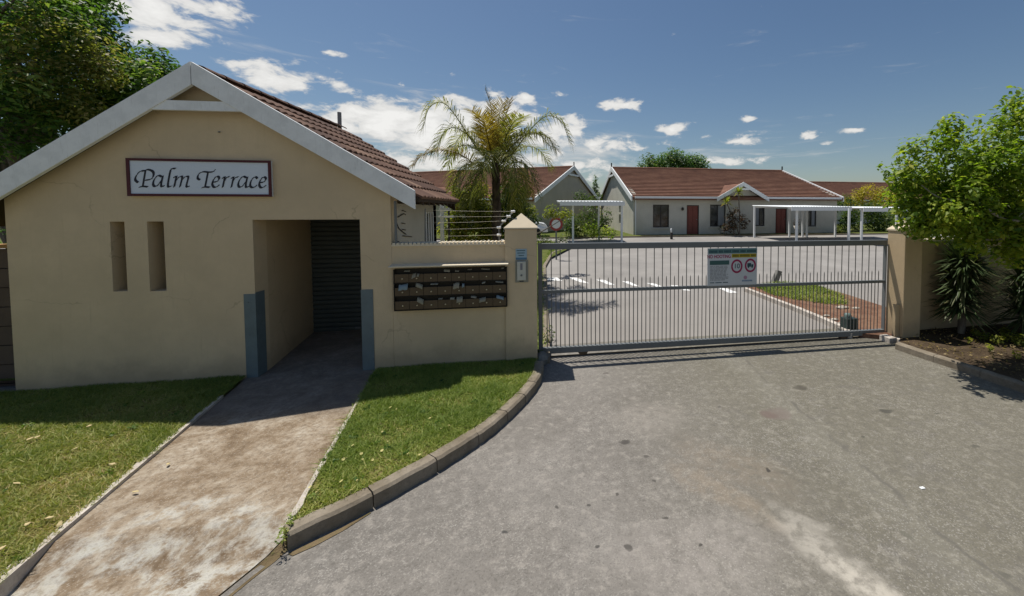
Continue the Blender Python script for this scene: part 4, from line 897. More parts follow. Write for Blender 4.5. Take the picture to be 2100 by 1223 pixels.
# ------------------------------------------------------------------ houses beyond the car park
def house(name, label, O, e, L_, D, z0, ze, zr_, windows=(), doors=(), gable=None, side_win=(), walls='house_plaster', ov=.35, courses=22, group=None):
    O = np.array([*O, 0.]); e = np.array([*e, 0.]); e /= np.linalg.norm(e); n = np.array([-e[1], e[0], 0.])
    P = lambda s, d, z: O+e*s+n*d+np.array([0, 0, z])
    c = P(L_/2, D/2, z0); H = thing(name, label, 'house', tuple(c), group)
    holes = [(a, b, za, zb) for a, b, za, zb in windows]+[(a, b, z0-.3, zb) for a, b, za, zb in doors]
    mb = MB(); wall_holes(mb, P, 0, L_, lambda u: ze+.05, holes, .22, z0-.3); mb.build('front_wall', mt[walls], H)
    mb = MB(); wall_holes(mb, lambda u, d, z: P(u, D-d, z), 0, L_, lambda u: ze+.05, [], .22, z0-.3); mb.build('back_wall', mt[walls], H)
    tp = lambda d: ze+.05+(zr_-ze-.1)*(1-abs(d-D/2)/(D/2))
    for sd in (0, 1):
        f = (lambda u, d, z: P(d, u, z)) if sd == 0 else (lambda u, d, z: P(L_-d, u, z))
        mb = MB(); wall_holes(mb, f, .22, D-.22, tp, [w[1:] for w in side_win if w[0] == sd], .22, z0-.3, [D/2]); mb.build('gable_wall', mt[walls], H)
    # roof in stepped courses, both slopes
    for sg in (0, 1):
        mb = MB(); k = courses; run = D/2+ov; m0 = (zr_-ze)/(D/2)
        for i in range(k):
            a, b = i/k, (i+1)/k; da, db = D/2-run*(1-a)*1.0, D/2-run*(1-b)
            q = lambda s, d, z: P(s, d if sg == 0 else D-d, z)
            za = zr_-m0*(D/2-da); zb = zr_-m0*(D/2-db)
            mb.hexa([q(-.15, da, za-.12), q(L_+.15, da, za-.12), q(L_+.15, db, zb-.12), q(-.15, db, zb-.12), q(-.15, da, za+.075), q(L_+.15, da, za+.075), q(L_+.15, db, zb+.02), q(-.15, db, zb+.02)])
        rf = mb.build('roof', mt['farroof'], H)
        if sg == 0:
            MB().tube([P(-.1, D/2, zr_+.02), P(L_+.1, D/2, zr_+.02)], .12, 8).build('ridge', mt['farroof'], rf)
    m0 = (zr_-ze)/(D/2)
    for s0 in (-.22, L_+.15):
        for sg in (0, 1):
            q = lambda s, d, z: P(s, d if sg == 0 else D-d, z)
            d0 = -ov; za = zr_-m0*(D/2-d0)
            mb = MB(); mb.hexa([q(s0, d0, za-.20), q(s0+.07, d0, za-.20), q(s0+.07, D/2, zr_-.20), q(s0, D/2, zr_-.20), q(s0, d0, za+.13), q(s0+.07, d0, za+.13), q(s0+.07, D/2, zr_+.13), q(s0, D/2, zr_+.13)]); mb.build('bargeboard', mt['white'], H)
        MB().hexa([P(s0, D/2-.9, zr_-m0*.9-.32), P(s0+.06, D/2-.9, zr_-m0*.9-.32), P(s0+.06, D/2+.9, zr_-m0*.9-.32), P(s0, D/2+.9, zr_-m0*.9-.32), P(s0, D/2-.9, zr_-m0*.9-.18), P(s0+.06, D/2-.9, zr_-m0*.9-.18), P(s0+.06, D/2+.9, zr_-m0*.9-.18), P(s0, D/2+.9, zr_-m0*.9-.18)]).build('collar_board', mt['white'], H)
        MB().box(tuple(P(s0+.035, D/2, zr_+.05)-[.04, .04, 0]), tuple(P(s0+.035, D/2, zr_+.42)+[.04, .04, 0])).build('finial', mt['frame'], H)
    gaps = [(0, L_)] if gable is None else [(0, gable[0]-gable[1]), (gable[0]+gable[1], L_)]
    for a, b in gaps: MB().hexa([P(a, -ov-.1, ze-.16), P(b, -ov-.1, ze-.16), P(b, -ov+.02, ze-.16), P(a, -ov+.02, ze-.16), P(a, -ov-.1, ze-.03), P(b, -ov-.1, ze-.03), P(b, -ov+.02, ze-.03), P(a, -ov+.02, ze-.03)]).build('gutter', mt['white'], H)
    MB().tube([P(.12, -.06, z0), P(.12, -.06, ze-.1)], .045, 8).build('downpipe', mt['white'], H)
    for i, (a, b, za, zb) in enumerate(windows):
        mb = MB(); w = .06
        for x0, x1, y0, y1 in ((a, b, za, za+w), (a, b, zb-w, zb), (a, a+w, za+w, zb-w), (b-w, b, za+w, zb-w), ((a+b)/2-.03, (a+b)/2+.03, za+w, zb-w)):
            mb.hexa([P(x0, .06, y0), P(x1, .06, y0), P(x1, .12, y0), P(x0, .12, y0), P(x0, .06, y1), P(x1, .06, y1), P(x1, .12, y1), P(x0, .12, y1)])
        wn = mb.build('window', mt['frame'], H)
        for k, (x0, x1) in enumerate(((a+w, (a+b)/2-.03), ((a+b)/2+.03, b-w))):
            MB().hexa([P(x0, .09, za+w), P(x1, .09, za+w), P(x1, .10, za+w), P(x0, .10, za+w), P(x0, .09, zb-w), P(x1, .09, zb-w), P(x1, .10, zb-w), P(x0, .10, zb-w)]).build('pane', mt['curtain'] if (i+k) % 2 == 0 and i > 0 else mt['glass'], wn)
        MB().hexa([P(a-.08, -.06, za-.09), P(b+.08, -.06, za-.09), P(b+.08, .05, za-.09), P(a-.08, .05, za-.09), P(a-.08, -.06, za-.01), P(b+.08, -.06, za-.01), P(b+.08, .05, za), P(a-.08, .05, za)]).build('sill', mt[walls], wn)
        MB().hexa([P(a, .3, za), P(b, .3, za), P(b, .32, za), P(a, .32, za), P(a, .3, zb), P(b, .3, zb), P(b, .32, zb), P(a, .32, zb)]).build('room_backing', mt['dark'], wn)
    for a, b, za, zb in doors:
        mb = MB(); mb.hexa([P(a+.05, .07, z0), P(b-.05, .07, z0), P(b-.05, .12, z0), P(a+.05, .12, z0), P(a+.05, .07, zb-.05), P(b-.05, .07, zb-.05), P(b-.05, .12, zb-.05), P(a+.05, .12, zb-.05)])
        for k in range(2):
            for r in range(3):
                x0 = a+.13+k*(b-a-.2)/2; x1 = x0+(b-a-.36)/2; y0 = z0+.15+r*(zb-z0-.2)/3; y1 = y0+(zb-z0-.5)/3
                mb.hexa([P(x0, .045, y0), P(x1, .045, y0), P(x1, .071, y0), P(x0, .071, y0), P(x0, .045, y1), P(x1, .045, y1), P(x1, .071, y1), P(x0, .071, y1)])
        dr = mb.build('door', mt['door'], H)
        mb = MB()
        for x0, x1, y0, y1 in ((a, a+.05, z0, zb), (b-.05, b, z0, zb), (a+.05, b-.05, zb-.05, zb)): mb.hexa([P(x0, .03, y0), P(x1, .03, y0), P(x1, .16, y0), P(x0, .16, y0), P(x0, .03, y1), P(x1, .03, y1), P(x1, .16, y1), P(x0, .16, y1)])
        mb.build('door_frame', mt['frame'], dr); MB().tube([P(b-.14, .05, z0+.95), P(b-.14, -.01, z0+.95)], .03, 8).build('handle', mt['steel'], dr)
    if gable:
        gc, gw, gh = gable; m_ = gh/gw; zt = ze+gh; bk = (gh+.1)/m0
        mb = MB(); mb.prism([P(gc-gw+.12, -.12, z0-.2), P(gc+gw-.12, -.12, z0-.2), P(gc+gw-.12, -.12, ze+.0), P(gc, -.12, zt-.12), P(gc-gw+.12, -.12, ze+.0)], n*.115)
        GW = []
        # front gable wall only above the eaves so the window openings below stay open
        mb = MB(); mb.prism([P(gc-gw+.12, -.03, ze-.14), P(gc+gw-.12, -.03, ze-.14), P(gc+gw-.12, -.03, ze), P(gc, -.03, zt-.12), P(gc-gw+.12, -.03, ze)], n*.2); mb.build('porch_gable', mt[walls], H)
        for sg in (-1, 1):
            a = gc+sg*(gw+.25); za = ze-.25*m_
            mb = MB(); mb.hexa([P(gc, -ov-.05, zt-.1), P(a, -ov-.05, za-.1), P(a, .3, za-.1), P(gc, bk, zt-.1), P(gc, -ov-.05, zt), P(a, -ov-.05, za), P(a, .3, za), P(gc, bk, zt)]); mb.build('gable_roof', mt['farroof'], H)
            mb = MB(); mb.hexa([P(gc, -ov-.12, zt-.2), P(a, -ov-.12, za-.2), P(a, -ov-.055, za-.2), P(gc, -ov-.055, zt-.2), P(gc, -ov-.12, zt+.06), P(a, -ov-.12, za+.06), P(a, -ov-.055, za+.06), P(gc, -ov-.055, zt+.06)]); mb.build('bargeboard', mt['white'], H)
        MB().hexa([P(gc-.55, -ov-.10, zt-.45), P(gc+.55, -ov-.10, zt-.45), P(gc+.55, -ov-.06, zt-.45), P(gc-.55, -ov-.06, zt-.45), P(gc-.55, -ov-.10, zt-.33), P(gc+.55, -ov-.10, zt-.33), P(gc+.55, -ov-.06, zt-.33), P(gc-.55, -ov-.06, zt-.33)]).build('collar_board', mt['white'], H)
    return H, P
HY = 24.
def rng_px(xa, xb, ya, yb, x0): a = onY(xa, yb, HY); b = onY(xb, yb, HY); t = onY((xa+xb)/2, ya, HY); return (a[0]-x0, b[0]-x0, a[2], t[2])
hx0 = onY(1299, 450, HY)[0]; hx1 = onY(1716, 450, HY)[0]
wins = [rng_px(1339, 1372, 420, 467, hx0), rng_px(1456, 1488, 420, 465, hx0), rng_px(1549, 1568, 425, 464, hx0), rng_px(1655, 1674, 428, 465, hx0)]
drs = [rng_px(1408, 1433, 421, 484, hx0), rng_px(1590, 1613, 428, 484, hx0)]
gcx = onY(1517, 450, HY)[0]-hx0; gwx = (onY(1568, 405, HY)[0]-onY(1466, 405, HY)[0])/2-.2
house('bungalow', 'long pale bungalow with brown tiled roof, small porch gable and two red doors', (hx0, HY), (1, 0), hx1-hx0, 13.2, .46, onY(1400, 406, HY)[2]+.1, 5.25, wins, drs, (gcx, gwx, onY(1517, 379, HY)[2]-onY(1517, 406, HY)[2]),
      [(0, 3.2, 4.6, 1.05, 1.7), (0, 3.2, 4.6, 1.85, 2.5)])
cr = lambda xc, zc: (xc*math.cos(YAW)+zc*math.sin(YAW), -xc*math.sin(YAW)+zc*math.cos(YAW))
A = np.array(cr(-4.97, 26.6)); B = np.array(cr(-1.1, 37.8)); gd = (B-A)/np.linalg.norm(B-A); ee = np.array([gd[1], -gd[0]])  # ridge towards the gable end
Lh = 22.
O = A-ee*Lh
house('bungalow', 'brown roofed bungalow turned end on behind the palm with plain gable wall', tuple(O), tuple(ee), Lh, float(np.linalg.norm(B-A)), .46, 2.86, 5.45, [(Lh-5, Lh-3.6, 1.3, 2.4), (Lh-11, Lh-9.6, 1.3, 2.4)], [], (Lh-9.2, 2.0, .95), walls='grey_plaster', courses=24)
house('bungalow', 'far bungalow whose brown roof shows right of the long bungalow', (26, 37), (1, 0), 26, 12, .55, 3.1, 5.3, [(3, 4.5, 1.4, 2.6), (8, 9.5, 1.4, 2.6)], [])

# carports
def carport(label, xa, xb, ya, yb, zf, zb_, posts):
    base = gz(yb)
    CP = thing('carport', label, 'carport', ((xa+xb)/2, (ya+yb)/2, gz((ya+yb)/2)), 'white carports in the car park')
    mb = MB(); n = int((xb-xa)/.075); n -= n % 2; vs = []
    for k, (y, z) in enumerate(((ya, zf), (yb, zb_))):
        for i in range(n+1):
            x = xa+(xb-xa)*i/n; vs.append((x, y, z+(.03 if i % 2 else 0)))
    for k, (y, z) in enumerate(((ya, zf), (yb, zb_))):
        for i in range(n+1):
            x = xa+(xb-xa)*i/n; vs.append((x, y, z+(.03 if i % 2 else 0)-.006))
    m = n+1; fs = [(i, i+1, m+i+1, m+i) for i in range(n)]+[(2*m+i, 3*m+i, 3*m+i+1, 2*m+i+1) for i in range(n)]+[(i, 2*m+i, 2*m+i+1, i+1) for i in range(n)]+[(m+i, m+i+1, 3*m+i+1, 3*m+i) for i in range(n)]
    mb.add(vs, fs).build('roof_sheet', mt['sheet'], CP)
    for y, z in ((ya+.25, zf+(zb_-zf)*.06), (yb-.25, zb_-(zb_-zf)*.06)): MB().box((xa+.05, y-.04, z-.13), (xb-.05, y+.04, z-.008)).build('beam', mt['white'], CP)
    for px, y in posts:
        x = onY(px, 460, y)[0]; t = (y-ya)/(yb-ya); MB().box((x-.045, y-.045, gz(y)-.1), (x+.045, y+.045, zf+(zb_-zf)*t-.01)).build('post', mt['white'], CP)
    MB().box((xa, ya-.03, zf-.19), (xb, ya-.006, zf+.005)).build('fascia', mt['white'], CP)
xL, xR = onY(1148, 420, 18.6)[0], onY(1281, 420, 18.6)[0]
carport('small white carport with corrugated roof edge in front of the left bungalow', xL, xR, 18.6, 22.2, 2.42, 2.52, [(1175, 19.0), (1228, 21.9), (1275, 19.0)])
x1, x2, x3 = onY(1542, 425, 22.2)[0], onY(1716, 425, 17.6)[0], onY(1905, 425, 17.6)[0]
carport('white flat carport on thin posts before the long bungalow', x1, onY(1650, 425, 22.2)[0], 18.4, 22.2, 2.18, 2.28, [(1547, 21.9), (1619, 21.9), (1634, 18.7), (1646, 21.9)])
carport('white flat carport partly behind the lime green tree by the right pillar', onY(1652, 425, 22.0)[0]+.02, x3, 17.6, 22.0, 2.13, 2.21, [(1655, 21.7), (1713, 21.7), (1741, 18.0), (1767, 17.9), (1838, 21.7)])

# round road sign on a post
RS = thing('road_sign', 'round white road sign with red border on a post behind left pillar', 'sign', (onY(1141, 490, 15)[0], 15, gz(15)))
c = onY(1140.5, 460, 15); MB().tube([(c[0], 15.03, gz(15)), (c[0], 15.03, c[2]+.2)], .03, 8).build('post', mt['steel'], RS)
MB().tube([(c[0], 15.0, c[2]), (c[0], 14.985, c[2])], .25, 28).build('border', mt['redsign'], RS); MB().tube([(c[0], 14.984, c[2]), (c[0], 14.978, c[2])], .165, 28).build('face', mt['white'], RS)
# white pergola frame behind the gatehouse
PG = thing('garden_pergola', 'white timber garden frame with two crossbars behind the gatehouse corner', 'frame', (onY(906, 497, 9.8)[0], 9.8, 0))
for y_, xa, xb, h in ((428, 901, 921, .05), (444, 900, 929, .035)):
    a = onY(xa, y_, 9.8); b = onY(xb, y_, 9.8); MB().box((a[0], 9.75, a[2]-h), (b[0], 9.9, a[2]+h*.4)).build('crossbar', mt['white'], PG)
a = onY(906, 440, 9.8); MB().box((a[0]-.035, 9.78, -.1), (a[0]+.035, 9.85, a[2]+.25)).build('post', mt['white'], PG)
b_ = onY(917, 440, 9.8); MB().box((b_[0]-.02, 9.95, -.1), (b_[0]+.02, 9.99, a[2]+.25)).build('post', mt['frame'], PG)
# parked car, mostly behind the left pillar
def car(x, y, z, ang, label):
    Cc = thing('parked_car', label, 'car', (x, y, z)); ca, sa = math.cos(ang), math.sin(ang)
    T = lambda l, w, h: (x+l*ca-w*sa, y+l*sa+w*ca, z+h)
    side = [(-1.9, .35), (-1.95, .75), (-1.7, .88), (-1.25, .92), (-.75, 1.36), (.35, 1.40), (.95, .95), (1.75, .82), (1.95, .6), (1.95, .32)]
    mb = MB(); ws = lambda h: .80 if h < .95 else .62
    mb.add([T(l, -ws(h), h) for l, h in side]+[T(l, ws(h), h) for l, h in side], [tuple(range(10))[::-1], tuple(range(10, 20))]+[(i, (i+1) % 10, (i+1) % 10+10, i+10) for i in range(10)]); mb.build('body', mt['carwhite'], Cc, bevel=.05)
    for sg in (-1, 1):
        MB().add([T(l, sg*(ws(h)+.012-(.0 if h < 1 else 0)), h) for l, h in ((-1.05, .97), (-.68, 1.30), (.3, 1.33), (.78, .98))], [(0, 1, 2, 3)]).build('side_window', mt['glass'], Cc)
        for l in (-1.2, 1.25):
            MB().tube([T(l, sg*.70, .3), T(l, sg*.84, .3)], .30, 20).build('wheel', mt['tyre'], Cc)
        MB().box(tuple(np.array(T(1.93, sg*.55, .62))-.07), tuple(np.array(T(1.93, sg*.55, .62))+.07)).build('headlight', mt['glass'], Cc)
    MB().add([T(.42, -.6, 1.38), T(.42, .6, 1.38), T(.95, .7, .99), T(.95, -.7, .99)], [(0, 1, 2, 3)]).build('windscreen', mt['glass'], Cc)
P = onG(1095, 487); car(P[0]-1.15, P[1]+.2, gz(P[1]), 0., 'white car mostly hidden behind the left gate pillar, bonnet showing')

# ------------------------------------------------------------------ vegetation
def leaf_mesh(name, C, Nn, size, rnd, mat, parent=None, origin=None, asp=.5, kind='stuff', T=None):
    n = len(C); Nn = Nn/(np.linalg.norm(Nn, axis=1)[:, None]+1e-9)
    if T is None: T = rng.normal(size=(n, 3))
    T = T-Nn*(T*Nn).sum(1)[:, None]; T /= np.linalg.norm(T, axis=1)[:, None]+1e-9; B = np.cross(Nn, T)
    s = size[:, None]; o = np.array(parent['_o'] if parent is not None else (origin if origin is not None else (0, 0, 0)))
    V = np.stack([C-T*s*.5, C+B*s*asp*.5+Nn*s*.06, C+T*s*.5-Nn*s*.08, C-B*s*asp*.5+Nn*s*.06], 1).reshape(-1, 3)-o
    me = bpy.data.meshes.new(name); me.vertices.add(4*n); me.vertices.foreach_set('co', V.astype(np.float32).ravel())
    me.loops.add(4*n); me.loops.foreach_set('vertex_index', np.arange(4*n, dtype=np.int32)); me.polygons.add(n); me.polygons.foreach_set('loop_start', np.arange(0, 4*n, 4, dtype=np.int32))
    me.update(); at = me.attributes.new('rnd', 'FLOAT', 'FACE'); at.data.foreach_set('value', np.clip(rnd, 0, 1).astype(np.float32)); me.materials.append(mat); me.validate()
    ob = bpy.data.objects.new(name, me); col.objects.link(ob); ob['_o'] = tuple(map(float, o))
    if parent is not None: ob.parent = parent
    else: ob.location = o
    if kind: ob['kind'] = kind
    return ob
def cloud(cl, dens, size, jit=.35, flat=1., up=1.15, shell=.5):
    """leaves for a list of clumps (x,y,z,r)"""
    Cs, Ns, Rs, Ss = [], [], [], []
    for (x, y, z, r) in cl:
        n = max(8, int(dens*r*r)); d = rng.normal(size=(n, 3)); d /= np.linalg.norm(d, axis=1)[:, None]
        rad = r*(shell+(1-shell)*rng.random(n)**.6)*(1+jit*rng.normal(size=n)*.35)
        p = d*rad[:, None]; p[:, 2] *= flat; Cs.append(p+[x, y, z]); nn = d+rng.normal(size=(n, 3))*.55+[0, 0, up]; Ns.append(nn)
        Rs.append(np.clip(rng.normal(.42+rng.normal()*.15, .2, n), 0, 1)); Ss.append(size*rng.uniform(.6, 1.35, n))
    return np.concatenate(Cs), np.concatenate(Ns), np.concatenate(Ss), np.concatenate(Rs)
def limb(mb, a, b, r0, r1, wob=.12, n=5):
    a, b = np.array(a, float), np.array(b, float); p = [a+(b-a)*t+rng.normal(size=3)*wob*np.linalg.norm(b-a)*math.sin(PI*t)*.5 for t in np.linspace(0, 1, n)]
    p = spline(p, 4); return mb.tube(p, list(np.linspace(r0, r1, len(p))), 8)
def ell(c, r, n, cr_, inner=.55):
    out = []
    for _ in range(n):
        d = rng.normal(size=3); d /= np.linalg.norm(d); k = inner+(1-inner)*rng.random()**.5
        out.append((*(np.array(c)+d*np.array(r)*k), cr_*rng.uniform(.6, 1.3)))
    return out
# big tree behind the gatehouse (left)
def tree(name, label, base, crowns, trunk_r, fork, group=None, barkm='bark', limbs=9, cat='tree'):
    t = thing(name, label, cat, base, group); allc = [c for k in crowns for c in k[0]]
    mb = MB(); b = np.array(base, float); f = np.array(fork, float); limb(mb, b+[0, 0, -.15], f, trunk_r, trunk_r*.75, .05); mb.build('trunk', mt[barkm], t)
    idx = rng.choice(len(allc), min(limbs, len(allc)), replace=False)
    for i in idx:
        mb = MB(); limb(mb, f-[0, 0, .05], np.array(allc[i][:3]), trunk_r*.5, .012, .2); mb.build('limb', mt[barkm], t)
    for cl, dens, size, mat, kw in crowns: leaf_mesh('crown', *cloud(cl, dens, size, **kw), mat=mt[mat], parent=t)
    return t
def pc(px, py, Y): return onY(px, py, Y)
dk = []
for px, py, Y, rx, rz, n in [(40, 60, 13, 2.0, 1.9, 36), (-190, 120, 12.5, 3.0, 2.6, 60), (120, 40, 13.5, 1.1, 1.0, 20), (225, 120, 13.5, .55, .55, 8), (285, 150, 13, .85, .6, 18), (190, 185, 13, 1.3, .9, 20), (40, 270, 12, 1.9, 1.0, 26), (20, -70, 13, 1.9, 1.5, 34), (-60, 250, 12, 1.8, 1.6, 26), (330, 165, 13, .4, .38, 7), (175, 70, 13.5, .6, .6, 9), (250, 210, 12.6, .8, .5, 10)]:
    P = pc(px, py, Y); dk += ell(P, (rx, rx*.8, rz), n, .46)
for px, py in [(205, 10), (222, 40), (232, 78), (247, 95), (262, 106), (300, 98), (322, 108), (345, 128), (358, 140), (190, -10)]:
    P = pc(px, py, 13.2); dk.append((*P, .2))
ol = []
for px, py, Y, rx, rz, n in [(130, 100, 11.2, .8, .6, 16), (185, 170, 11.2, .5, .55, 9), (80, 130, 11, .8, .6, 11), (190, 225, 11.4, .35, .4, 6), (110, 200, 11, .5, .3, 5)]:
    P = pc(px, py, Y); ol += ell(P, (rx, rx*.8, rz), n, .34)
gr = []
for px, py, Y, rx, rz, n in [(20, 200, 10.8, .9, .6, 12), (60, 290, 11, .8, .45, 10), (270, 160, 12.2, .5, .4, 8), (60, 20, 11.4, 1.0, .6, 12), (-30, 120, 10.8, .8, .8, 10), (150, 255, 11.4, .6, .4, 7), (30, 80, 10.9, .8, .6, 12), (100, 30, 11.4, .7, .5, 9), (230, 190, 12, .5, .4, 8)]:
    P = pc(px, py, Y); gr += ell(P, (rx, rx*.8, rz), n, .36)
c0 = pc(40, 330, 12.4)
tree('broadleaf_tree', 'huge dark evergreen tree with olive patches towering behind the gatehouse', (c0[0], 12.4, 0), [(dk, 560, .15, 'leaf_dark', {'up': .9}), (ol, 640, .105, 'leaf_olive', {'up': 1.1}), (gr, 620, .13, 'leaf_mid', {'up': 1.1})], .32, (c0[0], 12.4, 2.2), limbs=16)

# lime tree over the right bed
lm = []
for px, py, Y, rx, rz, n in [(2150, 380, 5.3, 1.2, 1.15, 60), (2010, 400, 5.2, .75, .6, 40), (2050, 350, 5.0, .6, .6, 26), (1930, 400, 5.35, .55, .42, 30), (1960, 350, 5.2, .5, .35, 20), (2080, 300, 5.2, .6, .5, 14), (1875, 400, 5.4, .35, .30, 9), (1985, 300, 5.3, .40, .26, 9), (2100, 460, 5.0, .6, .38, 12), (2250, 250, 5.2, 1.2, 1.2, 26),
                           (1850, 360, 5.3, .22, .12, 5), (1930, 290, 5.3, .2, .2, 5), (2075, 235, 5.3, .25, .25, 6), (2000, 460, 5.3, .55, .25, 12), (1900, 450, 5.35, .3, .18, 6), (2300, 420, 5.2, 1.3, 1.0, 22), (1880, 310, 5.3, .12, .1, 3), (1955, 265, 5.3, .12, .12, 3), (2100, 490, 5.2, .55, .25, 14), (2055, 455, 5.0, .45, .25, 12), (2010, 440, 5.0, .4, .3, 10), (2120, 350, 6.7, 1.0, .8, 22), (2020, 380, 6.7, .6, .5, 12), (2250, 400, 6.7, 1.2, .9, 20), (2200, 480, 6.2, .9, .4, 12), (1985, 470, 5.1, .45, .2, 14), (2055, 490, 5.0, .5, .24, 16), (2110, 515, 4.9, .4, .22, 12), (1900, 440, 5.2, .35, .25, 12), (1960, 420, 5.0, .5, .35, 16), (2080, 400, 5.0, .6, .45, 18)]:
    Y *= .85; P = pc(px, py, Y); lm += ell(P, (rx*.85, rx*.8, rz*.85), n, .17)
for px, py in [(1808, 345), (1820, 356), (1842, 328), (1850, 318), (1880, 305), (1895, 288), (1916, 272), (1930, 250), (1938, 262), (1952, 242), (2005, 244), (2012, 262), (2055, 210), (2062, 225), (2080, 185), (2088, 200), (2045, 250), (1975, 272), (1865, 345), (1855, 420), (1865, 452), (1905, 478), (1960, 500), (2045, 505), (2075, 520), (1935, 470), (1900, 485), (1925, 492), (1990, 505), (2015, 512), (2060, 520), (2090, 540), (2070, 500), (1960, 485), (1835, 430), (1828, 400), (1822, 375), (1845, 462), (1880, 478)]:
    P = pc(px, py, 4.5+rng.normal()*.15); lm.append((*P, .08))
tb = (7.9, 3.95, 0)
LT = tree('spreading_tree', 'bright lime green tree spreading over the right boundary wall and pillar', tb, [(lm, 2100, .078, 'leaf_lime', {'shell': .25, 'up': 1.2})], .085, (7.7, 4.0, 1.9), barkm='palebark', limbs=16)
for a, b in (((2130, 440), (1985, 378)), ((2180, 470), (2060, 395)), ((2150, 450), (2040, 425)), ((2010, 400), (1890, 380))):
    mb = MB(); limb(mb, pc(*a, 4.2), pc(*b, 4.4), .015, .006, .2); mb.build('limb', mt['palebark'], LT)

# palm
PY = 10.0; pb = onY(1018, 470, PY); PT = thing('palm_tree', 'palm tree with drooping feathery fronds behind the mailbox wall', 'palm', (pb[0], PY, 0))
top = onY(1016, 318, PY); mb = MB(); tp = spline([(pb[0]+.02, PY, -.2), (pb[0], PY, .9), (pb[0]+.01, PY, 2.0), tuple(top)], 10); rr = [.115-.03*i/len(tp)+.008*(i % 2) for i in range(len(tp))]
mb.tube(tp, rr, 12).build('trunk', mt['palmbark'], PT)
mb = MB()
for i in range(46):
    t = i/46; z = .4+t*(top[2]-.7); a = i*2.399; c, s = math.cos(a), math.sin(a); x0, y0 = pb[0], PY
    mb.add([(x0+c*.09-s*.05, y0+s*.09+c*.05, z), (x0+c*.09+s*.05, y0+s*.09-c*.05, z), (x0+c*.16, y0+s*.16, z+.16)], [(0, 1, 2)])
mb.build('leaf_bases', mt['palmbark'], PT, kind='stuff')
def frond(pts, ll, mat, nl=76, droop=.85, rad=.018, start=.10, wid=.021):
    pts = np.array(spline(pts, 8)); pts = resample(pts, nl); Tn = np.gradient(pts, axis=0); Tn /= np.linalg.norm(Tn, axis=1)[:, None]
    mb = MB(); mb.tube(pts, list(np.linspace(rad, .004, nl)), 6, caps=False); nr = len(mb.f); 
    for i in range(int(nl*start), nl):
        t = i/(nl-1); S = np.cross(Tn[i], [0, 0, 1.]); S /= np.linalg.norm(S)+1e-6; U = np.cross(S, Tn[i])
        L_ = ll*(.45+.55*math.sin(PI*min(1, (t*.85+.12))))*random.uniform(.75, 1.15)
        for sd in (-1, 1):
            d = S*sd*random.uniform(.65, .95)+Tn[i]*random.uniform(.4, .8)+U*random.uniform(.05, .5); d /= np.linalg.norm(d)
            w = np.cross(d, U); w /= np.linalg.norm(w)+1e-6; w = w*wid*.5
            dr = droop*random.uniform(.5, 1.4)
            p0 = pts[i]; p1 = p0+d*L_*.5+np.array([0, 0, -dr*L_*.10]); p2 = p1+(d*.75+np.array([0, 0, -dr]))*L_*.5
            mb.add([p0-w*.6, p0+w*.6, p1+w, p1-w, p2], [(0, 1, 2, 3), (3, 2, 4)])
    ob = mb.build('frond', mat, PT); me = ob.data; at = me.attributes.new('rnd', 'FLOAT', 'FACE'); b = random.uniform(.3, .62)
    v = np.full(len(me.polygons), .25); k = len(me.polygons)-nr
    if k > 0: v[nr:] = np.repeat(np.clip(rng.normal(b, .2, (k+1)//2), 0, 1), 2)[:k]
    at.data.foreach_set('value', v.astype(np.float32)); return ob
def fr(pxs, dys, ll=.5, mat='frond', **k): frond([onY(x, y, PY+d) for (x, y), d in zip(pxs, dys)], ll, mt[mat], **k)
fr([(1012, 345), (975, 300), (930, 232), (905, 210), (880, 222), (868, 262)], [0, -.1, -.2, -.3, -.35, -.4], .66)
fr([(1022, 350), (1055, 310), (1095, 258), (1125, 238), (1152, 252), (1168, 292)], [0, -.1, -.2, -.25, -.3, -.3], .64)
fr([(1010, 355), (985, 345), (945, 318), (905, 308), (868, 318), (846, 342)], [0, -.3, -.7, -.9, -1.0, -1.1], .53, 'frond_dry')
fr([(1014, 340), (985, 312), (955, 298), (930, 310), (918, 340)], [0, .3, .7, 1.0, 1.1], .58)
fr([(1024, 340), (1050, 318), (1080, 300), (1110, 312), (1128, 345)], [0, .4, .9, 1.2, 1.3], .58)
fr([(1014, 335), (1002, 285), (988, 245), (968, 228)], [0, -.2, -.4, -.7], .53, 'spear', droop=.1, wid=.015)
fr([(1016, 335), (1012, 270), (1006, 215), (995, 183)], [0, .0, .1, .1], .33, 'spear', droop=-.1, start=.25, wid=.014)
fr([(1019, 335), (1028, 275), (1040, 230), (1046, 205)], [0, .05, .1, .2], .39, 'spear', droop=-.05, start=.2, wid=.014)
fr([(1018, 335), (1020, 280), (1024, 235), (1032, 212)], [0, -.3, -.5, -.6], .53, 'spear', droop=.0, start=.2, wid=.014)
fr([(1020, 338), (1034, 290), (1054, 250), (1075, 240)], [0, -.25, -.6, -.9], .53, 'frond', droop=.2)
fr([(1016, 338), (1000, 300), (985, 268), (966, 262)], [0, .4, .9, 1.3], .53, 'frond', droop=.3)
fr([(1018, 338), (1022, 300), (1030, 262), (1040, 250)], [0, .5, 1.1, 1.6], .53, 'frond', droop=.3)
fr([(1016, 345), (1008, 318), (1000, 312), (990, 350), (985, 400)], [0, -.5, -1.0, -1.2, -1.2], .57, 'frond')
fr([(1020, 345), (1032, 318), (1046, 318), (1058, 352), (1062, 400)], [0, -.5, -.9, -1.1, -1.1], .57, 'frond')
fr([(1012, 352), (990, 350), (972, 372), (962, 415)], [0, -.2, -.4, -.5], .56, 'frond', droop=1.0)
fr([(1024, 352), (1042, 352), (1052, 380), (1055, 425)], [0, -.2, -.4, -.4], .56, 'frond', droop=1.0)
fr([(1012, 350), (975, 338), (945, 345), (928, 385)], [0, .2, .4, .5], .53, 'frond')
